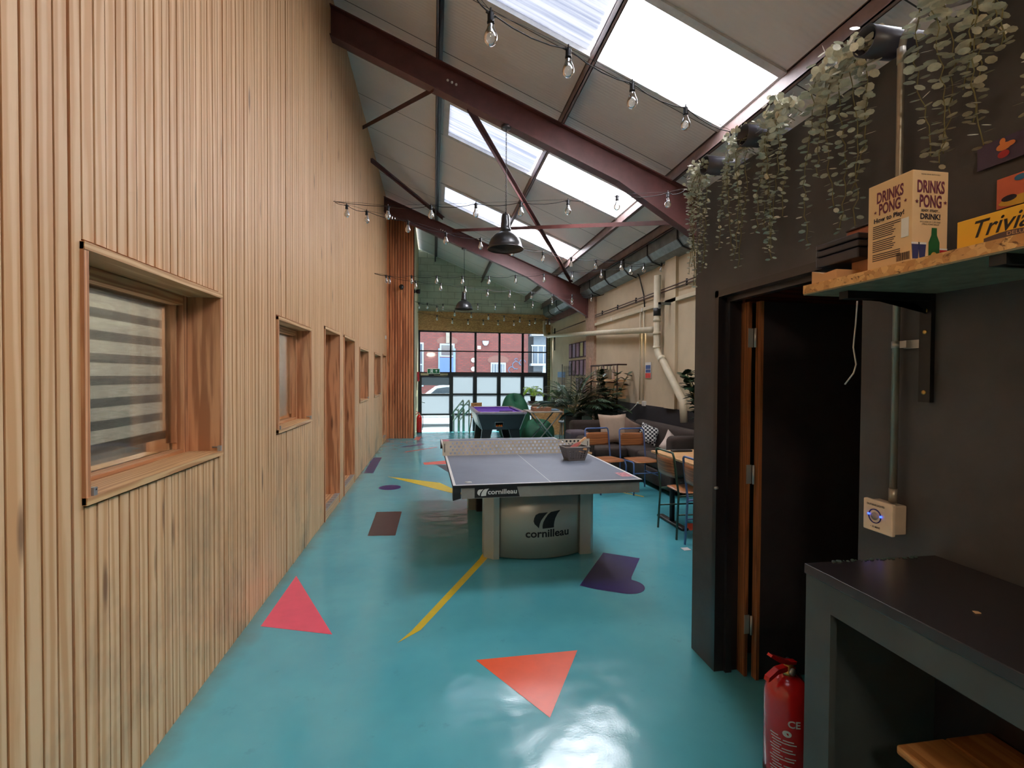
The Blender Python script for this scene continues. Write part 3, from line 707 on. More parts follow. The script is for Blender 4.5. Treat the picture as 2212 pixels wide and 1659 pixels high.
# brand plate with white lettering on the near apron
bp = G().prism([(-.60, .66), (-.25, .66), (-.272, .738), (-.60, .738)], 'Y', -1.3675, -1.3665).build('name_plate', M_TEXTK, TT)
def logo(g, cx, cz, s_, fn, mi=0):
    A_ = ([(-.50, .41), (-.69, .31), (-.78, .12), (-.81, -.06), (-.75, -.22), (-.56, -.40)], [(.03, .44), (-.19, .22), (-.375, -.03), (-.45, -.22), (-.475, -.35), (-.50, -.47)])
    B_ = ([(.22, .45), (.03, .31), (-.125, .09), (-.24, -.12), (-.29, -.34), (-.28, -.50)], [(.825, .52), (.625, .31), (.49, .06), (.43, -.15), (.41, -.30), (.41, -.47)])
    for L_, R_ in (A_, B_):
        for i in range(5):
            for q in range(5):
                mixp = lambda a, b, u: (a[0]+(b[0]-a[0])*u, a[1]+(b[1]-a[1])*u)
                P_ = (mixp(L_[i], R_[i], q/5), mixp(L_[i+1], R_[i+1], q/5), mixp(L_[i+1], R_[i+1], (q+1)/5), mixp(L_[i], R_[i], (q+1)/5))
                g.add([fn(cx+x_*s_, cz+z_*s_) for x_, z_ in P_], [(0, 1, 2, 3)], mi)
pl = lambda x, z: (x, -1.3685, z)
a = G(); text(a, 'cornilleau', .052, lambda x, y: pl(x-.385, y+.700), sx=1.12, bold=.0012)
logo(a, -.535, .700, .056, pl)
a.build('lettering', M_WHITE, bp)
# perforated net
NW, NH, PCH, RH = .7625, .15, .0435, .0345
def perforated(g, W, H, px, py, rad, map_, nx, nz, x0, z0, n=8, mi=0, stagger=True):
    for j in range(nz):
        off = (px/2 if (j % 2 and stagger) else 0)
        for i in range(nx):
            cx = x0+off+px*(i+.5); cz = z0+py*(j+.5); outer = []; inner = []
            for k_ in range(n):
                q = 2*PI*(k_+.5)/n; c_, s_ = math.cos(q), math.sin(q)
                m_ = max(abs(c_), abs(s_)); outer.append((cx+c_/m_*px/2, cz+s_/m_*py/2)); inner.append((cx+c_*rad, cz+s_*rad))
            vs = [map_(*p) for p in outer+inner]
            g.add(vs, [(k_, (k_+1) % n, n+(k_+1) % n, n+k_) for k_ in range(n)], mi)
            # fill the cell corners
            cor = [(cx-px/2, cz-py/2), (cx+px/2, cz-py/2), (cx+px/2, cz+py/2), (cx-px/2, cz+py/2)]
            for (ux, uz) in cor:
                near = sorted(range(n), key=lambda k2: (outer[k2][0]-ux)**2+(outer[k2][1]-uz)**2)[:2]
                g.add([map_(ux, uz), map_(*outer[near[0]]), map_(*outer[near[1]])], [(0, 1, 2)], mi)
        xr = x0+px*nx
        if stagger:
            if off: g.add([map_(x0, z0+py*j), map_(x0+off, z0+py*j), map_(x0+off, z0+py*(j+1)), map_(x0, z0+py*(j+1))], [(0, 1, 2, 3)], mi)
            else: g.add([map_(xr, z0+py*j), map_(xr+px/2, z0+py*j), map_(xr+px/2, z0+py*(j+1)), map_(xr, z0+py*(j+1))], [(0, 1, 2, 3)], mi)
g = G(); mp_ = lambda x, z: (x, 0, .765+z)
nx = 33; xs = -(nx+.5)*PCH/2; zs = (NH-4*RH)/2
perforated(g, 1, 1, PCH, RH, .0125, mp_, nx, 4, xs, zs)
xe = xs+(nx+.5)*PCH
for q in (((-.79, 0), (.79, 0), (.79, zs), (-.79, zs)), ((-.79, NH-zs), (.79, NH-zs), (.79, NH), (-.79, NH)), ((-.79, zs), (xs, zs), (xs, NH-zs), (-.79, NH-zs)), ((xe, zs), (.79, zs), (.79, NH-zs), (xe, NH-zs))):
    g.add([mp_(*p) for p in q], [(0, 1, 2, 3)])
mods(g.build('net_plate', paint('net_cream', (206, 196, 178), .5), TT), solid=.003)
a = G().box(.765, .772, -.004, .004, .80, .89).box(-.772, -.765, -.004, .004, .80, .89); a.build('net_slot', M_TEXTK, TT)
# bases: two drums with corner posts
for sg in (-1, 1):
    R_, cxx = .73, 0.03
    pts = []
    half = math.asin(.37/R_)
    out = [(cxx+R_*math.sin(-half+2*half*i/24), sg*(.968-R_+R_*math.cos(-half+2*half*i/24))) for i in range(25)]
    a = G(); n = len(out); z0, z1 = .012, .66
    vs = [(x, y, z0) for x, y in out]+[(x, y, z1) for x, y in out]
    a.add(vs, [((i, i+1, n+i+1, n+i) if sg < 0 else (i+1, i, n+i, n+i+1)) for i in range(n-1)], 0, True)
    sh = mods(a.build('base_shell', M_TTM, TT), solid=.004)
    for sx in (-1, 1):
        c0 = G(); xa, xb = (cxx-.49, cxx-.365) if sx < 0 else (cxx+.365, cxx+.495)
        ya, yb = sg*.90, sg*.70
        poly = [(xa, ya+(-sg)*.07), (xa+.075 if sx < 0 else xb-.105, ya), (xb, ya)] if sx < 0 else [(xa, ya), (xb-.03, ya), (xb, ya+(-sg)*.03)]
        poly = [(p, min(q, 9)) for p, q in poly] + [(xb, yb), (xa, yb)]
        c0.prism(poly, 'Z', 0.0, .66); c0.build('corner_post', M_TTM, TT)
    ya, yb = sorted((sg*.83, sg*.62)); G().box(cxx-.40, cxx+.47, ya, yb, 0, .64).build('base_core', M_BLACKPAINT, TT)
    if sg < 0:
        def bend(x, z, e=.0035):
            th = (x-cxx)/R_; return (cxx+(R_+e)*math.sin(th), -(.968-R_)-(R_+e)*math.cos(th), z)
        a = G(); text(a, 'cornilleau', .093, lambda x, y: bend(x+.085, y+.225), sx=1.1, bold=.0022)
        logo(a, .075, .345, .150, bend)
        a.build('lettering', M_TEXTK, sh)
G().box(-.62, -.5, -.55, -.42, .56, .66).build('ball_dispenser', paint('red_plastic', (200, 44, 32), .4), TT)
a = G().box(.64, .735, -1.25, -1.08, .7605, .761).box(-.74, -.66, 1.15, 1.3, .7605, .761); a.build('sticker', paint('pink_sticker', (176, 110, 118), .5, var=.6, scale=60), TT)
G().lathe([(.03, 0), (.03, .0005)], (-.64, -1.27, .7605), 16).build('sticker', paint('worn_sticker', (176, 178, 176), .5, var=.4, scale=80), TT)

# basket of bats on the table
bk = thing('plastic_basket', 'small grey perforated plastic basket on the table tennis table', 'basket', (1.385, 4.73, .7605), .12)
g = G(); W0, D0, W1, D1, H = .085, .065, .125, .095, .135
def wall(g, s_, ax):
    def m(u, v):   # u across -1..1, v 0..1
        w_ = W0+(W1-W0)*v; d_ = D0+(D1-D0)*v
        return (u*w_, s_*d_, v*H) if ax == 'x' else (s_*w_, u*d_, v*H)
    nx_ = 6 if ax == 'x' else 5
    perforated(g, 1, 1, 1.7/nx_, .165, .055, lambda u, v: m(u, v), nx_, 4, -.85, .12, 8, 0, False)
    for q in (((-1, 0), (1, 0), (1, .12), (-1, .12)), ((-1, .78), (1, .78), (1, 1), (-1, 1)), ((-1, .12), (-.85, .12), (-.85, .78), (-1, .78)), ((.85, .12), (1, .12), (1, .78), (.85, .78))):
        g.add([m(*p) for p in q], [(0, 1, 2, 3)])
for s_ in (-1, 1): wall(g, s_, 'x'); wall(g, s_, 'y')
g.add([(-W0, -D0, .0), (W0, -D0, .0), (W0, D0, .0), (-W0, D0, .0)], [(0, 1, 2, 3)])
mods(g.build('basket_body', paint('grey_plastic', (104, 98, 94), .5), bk), solid=.003)
G().tube([(-W1, -D1, H), (W1, -D1, H), (W1, D1, H), (-W1, D1, H), (-W1, -D1, H)], .006, 6).build('basket_rim', paint('grey_plastic_rim', (150, 146, 140), .5), bk)
def bat(lab, M, c1):
    r = thing('table_tennis_bat', lab, 'bat'); r.matrix_world = M
    d = [(.075*math.cos(q), .08*math.sin(q)) for q in [2*PI*i/24 for i in range(24)]]
    G().prism(d, 'Z', -.003, .003).build('blade', M_EDGE, r)
    G().prism([(x*.98, y*.98) for x, y in d], 'Z', .003, .006).build('rubber', c1, r)
    mods(G().box(-.014, .014, -.17, -.068, -.011, .011).build('handle', M_EDGE, r), .006, 2)
RED = paint('bat_red', (132, 40, 30), .6); BLK = paint('bat_black', (30, 28, 30), .6)
T_ = lambda x, y, z: Matrix.Translation((1.385+x, 4.73+y, .7605+z))
bat('red rubber table tennis bat with pale handle sticking up from the basket', T_(-.0, .0, .13) @ Matrix.Rotation(-1.15, 4, 'Z') @ Matrix.Rotation(PI, 4, 'Z') @ Matrix.Rotation(-.5, 4, 'X') @ Matrix.Rotation(.25, 4, 'Y'), RED)
bat('black rubber table tennis bat lying across the left of the basket', T_(-.035, .01, .115) @ Matrix.Rotation(.9, 4, 'Z') @ Matrix.Rotation(.2, 4, 'Y'), BLK)
bat('dark table tennis bat lying low at the right of the basket', T_(.045, -.01, .085) @ Matrix.Rotation(2.0, 4, 'Z') @ Matrix.Rotation(.2, 4, 'X'), BLK)

# ------------------------------------------------------------------ school chairs
SEATM = wood('chair_ply', (160, 102, 60), (126, 76, 42), 'X', .6, .35, 0, 1, .05, False)
def school_chair(label, loc, rz, frame, seatm=None):
    seatm = seatm or SEATM
    r = thing('school_chair', label, 'chair', loc, rz, 'stacking school chairs')
    T = .011
    g = G()   # back hoop continues down as the rear legs; front faces -y
    hoop = [(-.20, .235, .0), (-.195, .215, .44), (-.19, .265, .80)] + [(-.19+.03*(1-math.cos(q)), .27, .80+.045*math.sin(q)) for q in (.5, 1.0, 1.5)]
    hoop += [(-x, y_, z_) for x, y_, z_ in hoop[::-1]]
    g.tube(hoop, T, 8); g.build('back_frame', frame, r)
    for sx in (-1, 1):
        f = G().tube([(sx*.20, -.20, 0), (sx*.195, -.19, .38), (sx*.19, -.17, .425), (sx*.19, -.13, .435), (sx*.19, .215, .42)], T, 8)
        f.build('front_leg', frame, r)
        G().tube([(sx*.197, -.195, .24), (sx*.197, .224, .24)], .008, 6).build('side_rail', frame, r)
    G().tube([(-.197, -.196, .29), (.197, -.196, .29)], .008, 6).build('cross_rail', frame, r)
    g = G(); nu, nv = 8, 6; vs = []
    for j in range(nv+1):
        for i in range(nu+1):
            u = -1+2*i/nu; v = -1+2*j/nv
            k_ = (1-.10*abs(v)**4) ; vs.append((u*.19*k_, -.02+v*.19*(1-.08*abs(u)**4), .447-.012*(1-u*u)*(1-v*v)-(.014 if j == 0 else 0)))
    g.add(vs, [(j*(nu+1)+i, j*(nu+1)+i+1, (j+1)*(nu+1)+i+1, (j+1)*(nu+1)+i) for j in range(nv) for i in range(nu)], 0, True)
    mods(g.build('seat', seatm, r), solid=.009)
    g = G(); vs = []
    for j in range(5):
        for i in range(nu+1):
            u = -1+2*i/nu; v = j/4
            vs.append((u*.182*(1-.04*(2*v-1)**4), .245+.02*v+.025*(1-u*u), .60+.185*v))
    g.add(vs, [(j*(nu+1)+i, j*(nu+1)+i+1, (j+1)*(nu+1)+i+1, (j+1)*(nu+1)+i) for j in range(4) for i in range(nu)], 0, True)
    mods(g.build('backrest', seatm, r), solid=.009)
    return r
BLUE = paint('blue_tube', (74, 96, 142), .4); GREEN = paint('dark_green_tube', (40, 62, 44), .4); BLUE2 = paint('grey_blue_tube', (88, 108, 150), .4)
school_chair('blue-framed school chair right behind the table tennis table, left one', (2.37, 6.52, 0), .20, BLUE)
school_chair('blue-framed school chair to the right, in front of the sofa end', (2.83, 6.43, 0), .08, BLUE)
school_chair('green-framed school chair with its back to the aisle at the small table', (2.58, 4.66, 0), PI/2, GREEN)
school_chair('blue-framed school chair half hidden by the black partition', (2.60, 4.13, 0), PI/2+.03, BLUE2)
# small cafe table
ct = thing('cafe_table', 'light wood rectangular cafe table beside the black partition', 'table', (2.98, 4.98, 0), .02)
mods(G().box(-.46, .55, -.48, .44, .705, .73).build('tabletop', wood('cafe_top', (214, 170, 118), (186, 138, 90), 'X', .8, .4, 0, 1, .05, False), ct), .004)
for sx in (-.42, .40):
    G().tube([(sx, 0, .02), (sx, 0, .705)], .028, 14).build('leg', M_BLACKMETAL, ct)
    G().rbox(sx-.04, sx+.04, -.28, .28, 0, .03, .012).build('foot', M_BLACKMETAL, ct)
tag(mods(G().box(-.12, .12, -.035, .035, 0, .022).build('glasses_case', paint('black_leatherette', (24, 24, 28), .4)), .008, 3), 'slim black case lying on the small wood table', 'case').location = (2.82, 5.27, .73)

# ------------------------------------------------------------------ U shaped sofa and cushions
SOFA = paint('brown_corduroy', (48, 36, 29), .9, var=.15, scale=30, bump=.3, bscale=120)
sf = thing('corner_sofa', 'dark brown corduroy U-shaped corner sofa against the cream wall', 'sofa', (3.1, 7.3, 0))
def sec(nm, x0, x1, y0, y1, z0, z1, r_=.05): G().rbox(x0-3.1, x1-3.1, y0-7.3, y1-7.3, z0, z1, r_, 4).build(nm, SOFA, sf)
sec('base', 2.38, 3.80, 7.55, 8.5, .06, .28, .03); sec('base', 3.08, 3.80, 6.05, 7.6, .06, .28, .03)
sec('seat_cushion', 2.52, 3.1, 7.5, 8.2, .28, .45); sec('seat_cushion', 3.1, 3.62, 7.2, 8.2, .28, .45); sec('seat_cushion', 3.1, 3.62, 6.35, 7.2, .28, .45)
sec('backrest', 2.36, 3.55, 8.2, 8.45, .25, .82, .07); sec('backrest', 3.58, 3.82, 6.1, 8.45, .25, .82, .07); sec('backrest', 3.08, 3.82, 6.0, 6.22, .25, .80, .07)
sec('armrest', 2.30, 2.50, 7.35, 8.25, .06, .62, .08)
def cushion(label, loc, rot, size, mat):
    n = 12; g = G(); vs = []; W = size
    for sgn in (1, -1):
        for j in range(n+1):
            for i in range(n+1):
                u, v = -1+2*i/n, -1+2*j/n
                e_ = ((1-u**4)*(1-v**4))**.5 if abs(u) < 1 and abs(v) < 1 else 0
                p = 1+.07*(abs(u*v)**2)-.05*(1-abs(u*v))
                vs.append((u*W*p, sgn*e_*W*.36, v*W*p))
    k_ = (n+1)**2
    for s_ in range(2):
        for j in range(n):
            for i in range(n):
                q = (s_*k_+j*(n+1)+i, s_*k_+j*(n+1)+i+1, s_*k_+(j+1)*(n+1)+i+1, s_*k_+(j+1)*(n+1)+i)
                g.f.append(q if s_ else q[::-1]); g.mi.append(0); g.sm.append(True)
    g.v = vs
    o = g.build('cushion', mat); o.location = loc; o.rotation_euler = rot; return tag(o, label, 'cushion')
cushion('large cream cushion leaning on the sofa back', (3.02, 7.98, .70), (-.25, 0, .05), .24, paint('cream_fabric', (160, 138, 120), .9, var=.08, bump=.2))
cushion('beige cushion tilted behind the larger cream cushion', (3.30, 8.0, .66), (-.25, .5, .1), .2, paint('beige_fabric', (126, 102, 88), .9))
t = NT('dotted_fabric'); ck = t.n('ShaderNodeTexChecker'); ck.inputs['Scale'].default_value = 30; t.l(t.mp((1, 1, 1), rot=(.0, .4, 0)), ck.inputs['Vector'])
ck.inputs['Color1'].default_value = lin((215, 215, 210)); ck.inputs['Color2'].default_value = lin((24, 26, 34)); t.base(ck.outputs[0])
cushion('black and white patterned cushion on the sofa', (3.44, 7.5, .66), (-.5, .35, -.5), .15, t.set(.9))
cushion('small white cushion peeping over the near sofa back', (3.35, 6.55, .62), (-.35, .7, .0), .15, paint('white_fabric', (206, 190, 178), .9))
th = thing('folded_blanket', 'dark grey-purple blanket draped over the sofa arm', 'blanket', (2.36, 8.0, .62))
G().rbox(-.14, .2, -.2, .2, -.28, .06, .06, 4).build('blanket_cloth', paint('grey_blanket', (62, 52, 58), .95, bump=.3), th)

# ------------------------------------------------------------------ pool table
PTb = thing('pool_table', 'black pool table with purple cloth near the glazed front', 'table', (1.42, 11.28, 0), .0)
PW, PL = .55, .98
M_CL = paint('purple_cloth', (92, 52, 150), .9, var=.06); M_RAIL = paint('rail_grey', (150, 140, 150), .3, .2)
g = G(); zt = .82
g.prism([(-PW, .74), (PW, .74), (PW-.0, .70), (-PW, .70)], 'Y', -PL, PL)
a = G(); a.box(-PW+.1, PW-.1, -PL+.1, PL-.1, .76, .785); a.build('cloth', M_CL, PTb)
a = G()
for sx in (-1, 1): a.box(*sorted((sx*(PW-.11), sx*(PW-.07))), -PL+.12, PL-.12, .785, .812); 
for sy in (-1, 1): a.box(-PW+.12, PW-.12, *sorted((sy*(PL-.11), sy*(PL-.07))), .785, .812)
a.build('cushion_rubber', M_CL, PTb)
for sx in (-1, 1): mods(G().box(*sorted((sx*PW, sx*(PW-.08))), -PL, PL, .77, .825).build('side_rail', M_RAIL, PTb), .01)
for sy in (-1, 1): mods(G().box(-PW+.08, PW-.08, *sorted((sy*PL, sy*(PL-.08))), .77, .823).build('end_rail', M_RAIL, PTb), .01)
for sx in (-1, 1):
    for sy in (-1, 1): G().lathe([(.055, 0), (.058, .012), (.045, .014)], (sx*(PW-.06), sy*(PL-.06), .815), 16).build('pocket_cap', paint('pocket_cap_brown', (120, 78, 60), .4), PTb)
# tapered body with window in the near end
b0, b1 = PW-.02, PW-.13
g = G(); z0, z1 = .44, .77; e0, e1 = PL-.02, PL-.10
def P4(u, z): k_ = (z-z0)/(z1-z0); return (u*(b1+(b0-b1)*k_), -(e1+(e0-e1)*k_), z)
wx0, wx1, wz0, wz1 = -.26, .08, .50, .60
def strip(zA, zB, uA, uB): g.add([P4(uA, zA), P4(uB, zA), P4(uB, zB), P4(uA, zB)], [(0, 1, 2, 3)])
strip(z0, wz0, -1, 1); strip(wz1, z1, -1, 1); strip(wz0, wz1, -1, wx0); strip(wz0, wz1, wx1, 1)
for s_ in (-1, 1): g.add([(s_*b1, -e1, z0), (s_*b1, e1, z0), (s_*b0, e0, z1), (s_*b0, -e0, z1)], [(0, 1, 2, 3)])
g.add([(-b1, e1, z0), (b1, e1, z0), (b0, e0, z1), (-b0, e0, z1)], [(0, 1, 2, 3)]); g.add([(-b1, -e1, z0), (b1, -e1, z0), (b1, e1, z0), (-b1, e1, z0)], [(0, 1, 2, 3)])
g.box(-.16, .07, -e1+.13, -e1+.14, .45, .65); g.box(-.16, .07, -e1, -e1+.14, .475, .49)
g.build('cabinet', paint('black_laminate', (22, 22, 26), .35), PTb)
a = G(); c_ = [P4(wx0, wz0), P4(wx1, wz0), P4(wx1+.02, wz1), P4(wx0-.02, wz1)]; c_ = [(x, y-.006, z) for x, y, z in c_]
a.tube(c_+[c_[0]], .006, 6); a.build('tray_frame', M_ALU, PTb)
a = G()
for s_ in (-1, 1): a.add([(s_*(b1-.02), -e1-.004, z0), (s_*(b1-.005), -e1-.006, z0), (s_*(b0-.005), -e0-.006, z1), (s_*(b0-.02), -e0-.004, z1)], [(0, 1, 2, 3)])
mods(a.build('corner_trim', M_ALU, PTb), solid=.004)
for s_ in (-1, 1): G().add([(s_*(b1-.0)+s_*.004, -e1+.1, z0), (s_*b1+s_*.004, e1-.1, z0), (s_*b0+s_*.004, e0-.1, z1), (s_*b0+s_*.004, -e0+.1, z1)], [(0, 1, 2, 3)]).build('side_panel', paint('pool_side_panel', (120, 128, 120), .35), PTb)
for sx in (-1, 1):
    for sy in (-1, 1):
        G().prism([(sx*(b1-.02), .44), (sx*(b1-.24), .44), (sx*(b1-.12), .02), (sx*(b1+.02), .02)], 'Y', *sorted((sy*(e1-.02), sy*(e1-.14)))).build('leg', paint('black_laminate', (22, 22, 26), .35), PTb)
        G().lathe([(.03, 0), (.03, .02)], (sx*(b1-.05), sy*(e1-.08), 0), 12).build('foot', M_ALU, PTb)
for k in range(5):
    o = G().sphere((0, 0, 0), .0255, 10).build('pool_ball', paint('orange_ball' if k % 2 else 'yellow_ball', (214, 106, 34) if k % 2 else (206, 150, 60), .15))
    o.location = (1.42-.12+k*.046, 11.28-e1+.05, .5155); tag(o, 'small %s ball in the pool table tray, %s from left' % ('orange' if k % 2 else 'amber', ['first', 'second', 'third', 'fourth', 'fifth'][k]), 'ball', 'balls in the pool table tray')
o = G().tube([(0, 0, 0), (.32, .1, 0)], .008, 8).build('pool_triangle', M_BLACKMETAL); o.location = (1.45, 10.9, .794); tag(o, 'short dark cue lying on the purple cloth', 'cue')
o.name = 'pool_cue'

# ------------------------------------------------------------------ bean bags, handrail, wooden chair, entrance things
def beanbag(label, loc, rx, ry, rz_, mat, seed):
    rnd = random.Random(seed); n, m = 16, 24; vs = []
    for i in range(n+1):
        la = -PI/2+PI*i/n
        for j in range(m):
            lo = 2*PI*j/m; k_ = 1+.06*math.sin(3*lo+seed)+.05*math.sin(5*lo+la*4)
            zz = math.sin(la); zz = zz if zz > -.55 else -.55
            rr = max(0, math.cos(la))**.6*(1-.12*max(0, zz))
            vs.append((rx*rr*k_*math.cos(lo), ry*rr*k_*math.sin(lo), rz_*(zz+.55)*(1+.12*math.sin(lo*2+seed))))
    g = G(); g.add(vs, [(i*m+j, i*m+(j+1) % m, (i+1)*m+(j+1) % m, (i+1)*m+j) for i in range(n) for j in range(m)], 0, True)
    o = mods(g.build('bean_bag', mat), sub=1); o.location = loc; return tag(o, label, 'bean bag')
BG = paint('green_beanbag', (18, 84, 54), .7, var=.2, scale=6, bump=.2, bscale=12)
beanbag('tall dark green bean bag behind the pool table', (2.08, 12.72, 0), .42, .38, .66, BG, 1)
beanbag('low green bean bag right of the pool table', (2.45, 11.48, 0), .40, .36, .33, BG, 2)
def railing(label, x, y):
    r = thing('handrail', label, 'handrail', (x, y, 0), .27, 'step handrails')
    MG = paint('handrail_sage', (112, 136, 118), .4)
    top = [(0, .0, .62), (0, 0, .86), (0, .03, .885), (-.0, .9, .50), (0, .93, .46), (0, .93, .22), (0, 0, .62)]
    G().tube(top, .021, 8).build('rail', MG, r)
    for dy, z in ((0.02, -.16), (.45, -.31), (.88, -.46)):
        G().tube([(.0, dy, z), (0, dy, .80-.42*dy)], .019, 8).build('post', MG, r)
        G().lathe([(.045, 0), (.045, .01)], (0, dy, z), 14).build('base_flange', MG, r)
        G().tube([(0, dy, .74-.42*dy), (-.06, dy, .78-.42*dy), (-.075, dy, .75-.42*dy)], .016, 8).build('bracket', MG, r)
    return r
railing('sage green handrail on the entrance steps, left one', .83, 14.02)
railing('sage green handrail on the entrance steps, nearer the pool table', 1.0, 14.02)
wc = thing('bentwood_chair', 'light bentwood chair standing behind the pool table rail', 'chair', (1.28, 13.4, 0), .6)
MB = wood('bentwood', (200, 150, 96), (160, 108, 60), 'X', 1)
G().rbox(-.21, .21, -.2, .2, .44, .465, .01).build('seat', MB, wc)
G().rbox(-.19, .19, .19, .21, .66, .84, .009).build('backrest', MB, wc)
for sx in (-1, 1):
    G().tube([(sx*.19, -.18, 0), (sx*.18, -.16, .44)], .014, 8).build('front_leg', MB, wc)
    G().tube([(sx*.2, .26, 0), (sx*.18, .19, .44), (sx*.17, .21, .84)], .014, 8).build('back_leg', MB, wc)
# exit sign
es = thing('exit_sign', 'green emergency exit sign with running man and arrow above glass door', 'sign', (-.01, 16.08, 1.722))
GR = emis('exit_green', (8, 106, 66), .35)
mods(G().box(-.20, .20, -.02, .02, -.085, .085).build('sign_housing', M_PLASTICW, es), .004)
G().box(-.185, .185, -.0215, -.0205, -.07, .07).build('sign_face', GR, es)
a = G(); YF2 = -.0225
def q2(pts): a.add([(x, YF2, z) for x, z in pts], [tuple(range(len(pts)))])
q2([(-.11, -.06), (-.10, -.06), (-.10, .055), (-.11, .055)]); q2([(-.11, .045), (-.03, .045), (-.03, .055), (-.11, .055)]); q2([(-.03, .02), (-.02, .02), (-.02, .055), (-.03, .055)])
q2([(x-.055, z+.034) for x, z in arc(0, 0, .011, 0, 2*PI, 10)[:-1]]); q2([(-.075, .018), (-.045, .022), (-.04, -.012), (-.062, -.015)]); q2([(-.046, .018), (-.018, .002), (-.022, -.006), (-.05, .006)])
q2([(-.062, -.012), (-.044, -.012), (-.022, -.038), (-.034, -.045)]); q2([(-.034, -.04), (-.022, -.036), (-.014, -.058), (-.026, -.06)]); q2([(-.062, -.014), (-.05, -.014), (-.072, -.05), (-.084, -.046)]); q2([(-.075, .016), (-.066, .012), (-.088, -.01), (-.096, -.004)])
q2([(.084, -.04), (.096, -.04), (.096, .03), (.084, .03)]); q2([(.09, .045), (.055, .012), (.066, .004), (.09, .026)]); q2([(.09, .045), (.09, .026), (.114, .004), (.125, .012)])
a.build('pictogram', emis('exit_white', (235, 245, 238), .5), es)
G().box(-.05, .05, .02, .09, -.06, .0).build('fixing_bracket', M_BLACKMETAL, es)
# red fire extinguishers
REDM = paint('extinguisher_red', (196, 24, 24), .22, 0, .06, coat=.6)
def extinguisher(label, loc, rz, R=.085, H=.40):
    r = thing('fire_extinguisher', label, 'fire extinguisher', loc, rz)
    G().lathe([(R*.9, 0), (R, .012), (R, H*.80), (R*.97, H*.85), (R*.82, H*.93), (R*.5, H*.985), (R*.28, H), (R*.25, H+.012)], (0, 0, 0), 32).build('cylinder', REDM, r)
    G().lathe([(R*1.01, 0), (R*1.01, .03), (R*.9, .03)], (0, 0, 0), 32, cap=False).build('foot_ring', M_TEXTK, r)
    G().lathe([(.022, H+.005), (.026, H+.012), (.026, H+.022), (.018, H+.026), (.018, H+.045), (.01, H+.05)], (0, 0, 0), 16).build('valve', paint('brass', (176, 146, 84), .3, .9), r)
    G().prism([(.03, H+.03), (.0, H+.045), (-.06, H+.04), (-.105, H+.015), (-.11, H-.002), (-.10, H+.0), (-.06, H+.02), (.0, H+.025)], 'Y', -.012, .012).build('carry_handle', REDM, r)
    G().prism([(.035, H+.055), (.0, H+.062), (-.04, H+.078), (-.09, H+.102), (-.098, H+.094), (-.05, H+.062), (.0, H+.048), (.03, H+.044)], 'Y', -.011, .011).build('squeeze_lever', REDM, r)
    G().lathe([(.014, -.004), (.014, .004)], (0, 0, 0), 14, M=Matrix.Translation((-.01, -.03, H+.032)) @ Matrix.Rotation(PI/2, 4, 'X')).build('pressure_gauge', M_ALU, r)
    G().tube([(.01, .02, H+.03), (.05, .05, H+.03), (.10, .03, H-.05), (.10, 0, H*.5), (R+.015, -.02, .16), (R+.012, -.02, .08)], .009, 8).build('hose', M_BLACKMETAL, r)
    return r
EX = extinguisher('red fire extinguisher on the floor beside the black counter', (1.405, 1.75, 0), .15)
# lettering on its wrapped label
Rr = .0858
def wrap(x, z, th0): th = th0+x/Rr; return (Rr*math.cos(th), Rr*math.sin(th), z)
a = G(); th0 = -2.35
text(a, 'CE', .038, lambda x, y: wrap(x+.02, y+.255, th0), sx=1.0, bold=.001)
a.build('ce_mark', M_WHITE, EX); a = G()
for i in range(14):
    z_ = .195-.011*i
    for k_ in range(1+(i % 3 > 0)):
        x0 = -.05+.045*k_+.004*(i % 4); x1 = x0+.032+.006*((i*7) % 3)
        a.add([wrap(x_, zz, th0-.2) for x_, zz in ((x0, z_), ((x0+x1)/2, z_), (x1, z_), (x1, z_+.004), ((x0+x1)/2, z_+.004), (x0, z_+.004))], [(0, 1, 4, 5), (1, 2, 3, 4)])
a.build('printed_label', M_WHITE, EX)
g = G(); el = [wrap(.0+.016*math.cos(q), .215+.013*math.sin(q), th0-.05) for q in [2*PI*i/16 for i in range(16)]]
g.add(el, [tuple(range(16))]).build('quality_seal', M_WHITE, EX)
extinguisher('red fire extinguisher on the pale wall beside the glass door', (-.395, 13.75, 0), 0, .075, .50)
tag(mods(G().box(-.03, .03, -.09, .09, -.14, .14).build('call_point', paint('call_red', (190, 30, 36), .4)), .006), 'red fire alarm box on the pale wall near the door', 'alarm').location = (-.465, 15.0, 1.55)
for nm, loc, s_, lab in (('safety_notice', (-.485, 14.7, 1.35), (.004, .10, .2), 'small dark notice on the pale entrance wall'), ('safety_notice', (-.483, 13.95, .84), (.015, .12, .16), 'cream folded cloth hanging above the far fire extinguisher')):
    o = G().box(-s_[0], s_[0], -s_[1], s_[1], -s_[2], s_[2]).build(nm, paint('notice_'+str(s_[1]), (90, 90, 84) if s_[1] < .11 else (205, 196, 168), .7)); o.location = loc; tag(o, lab, 'sign' if s_[1] < .11 else 'cloth')
    if s_[1] > .11: o.name = 'hanging_cloth'
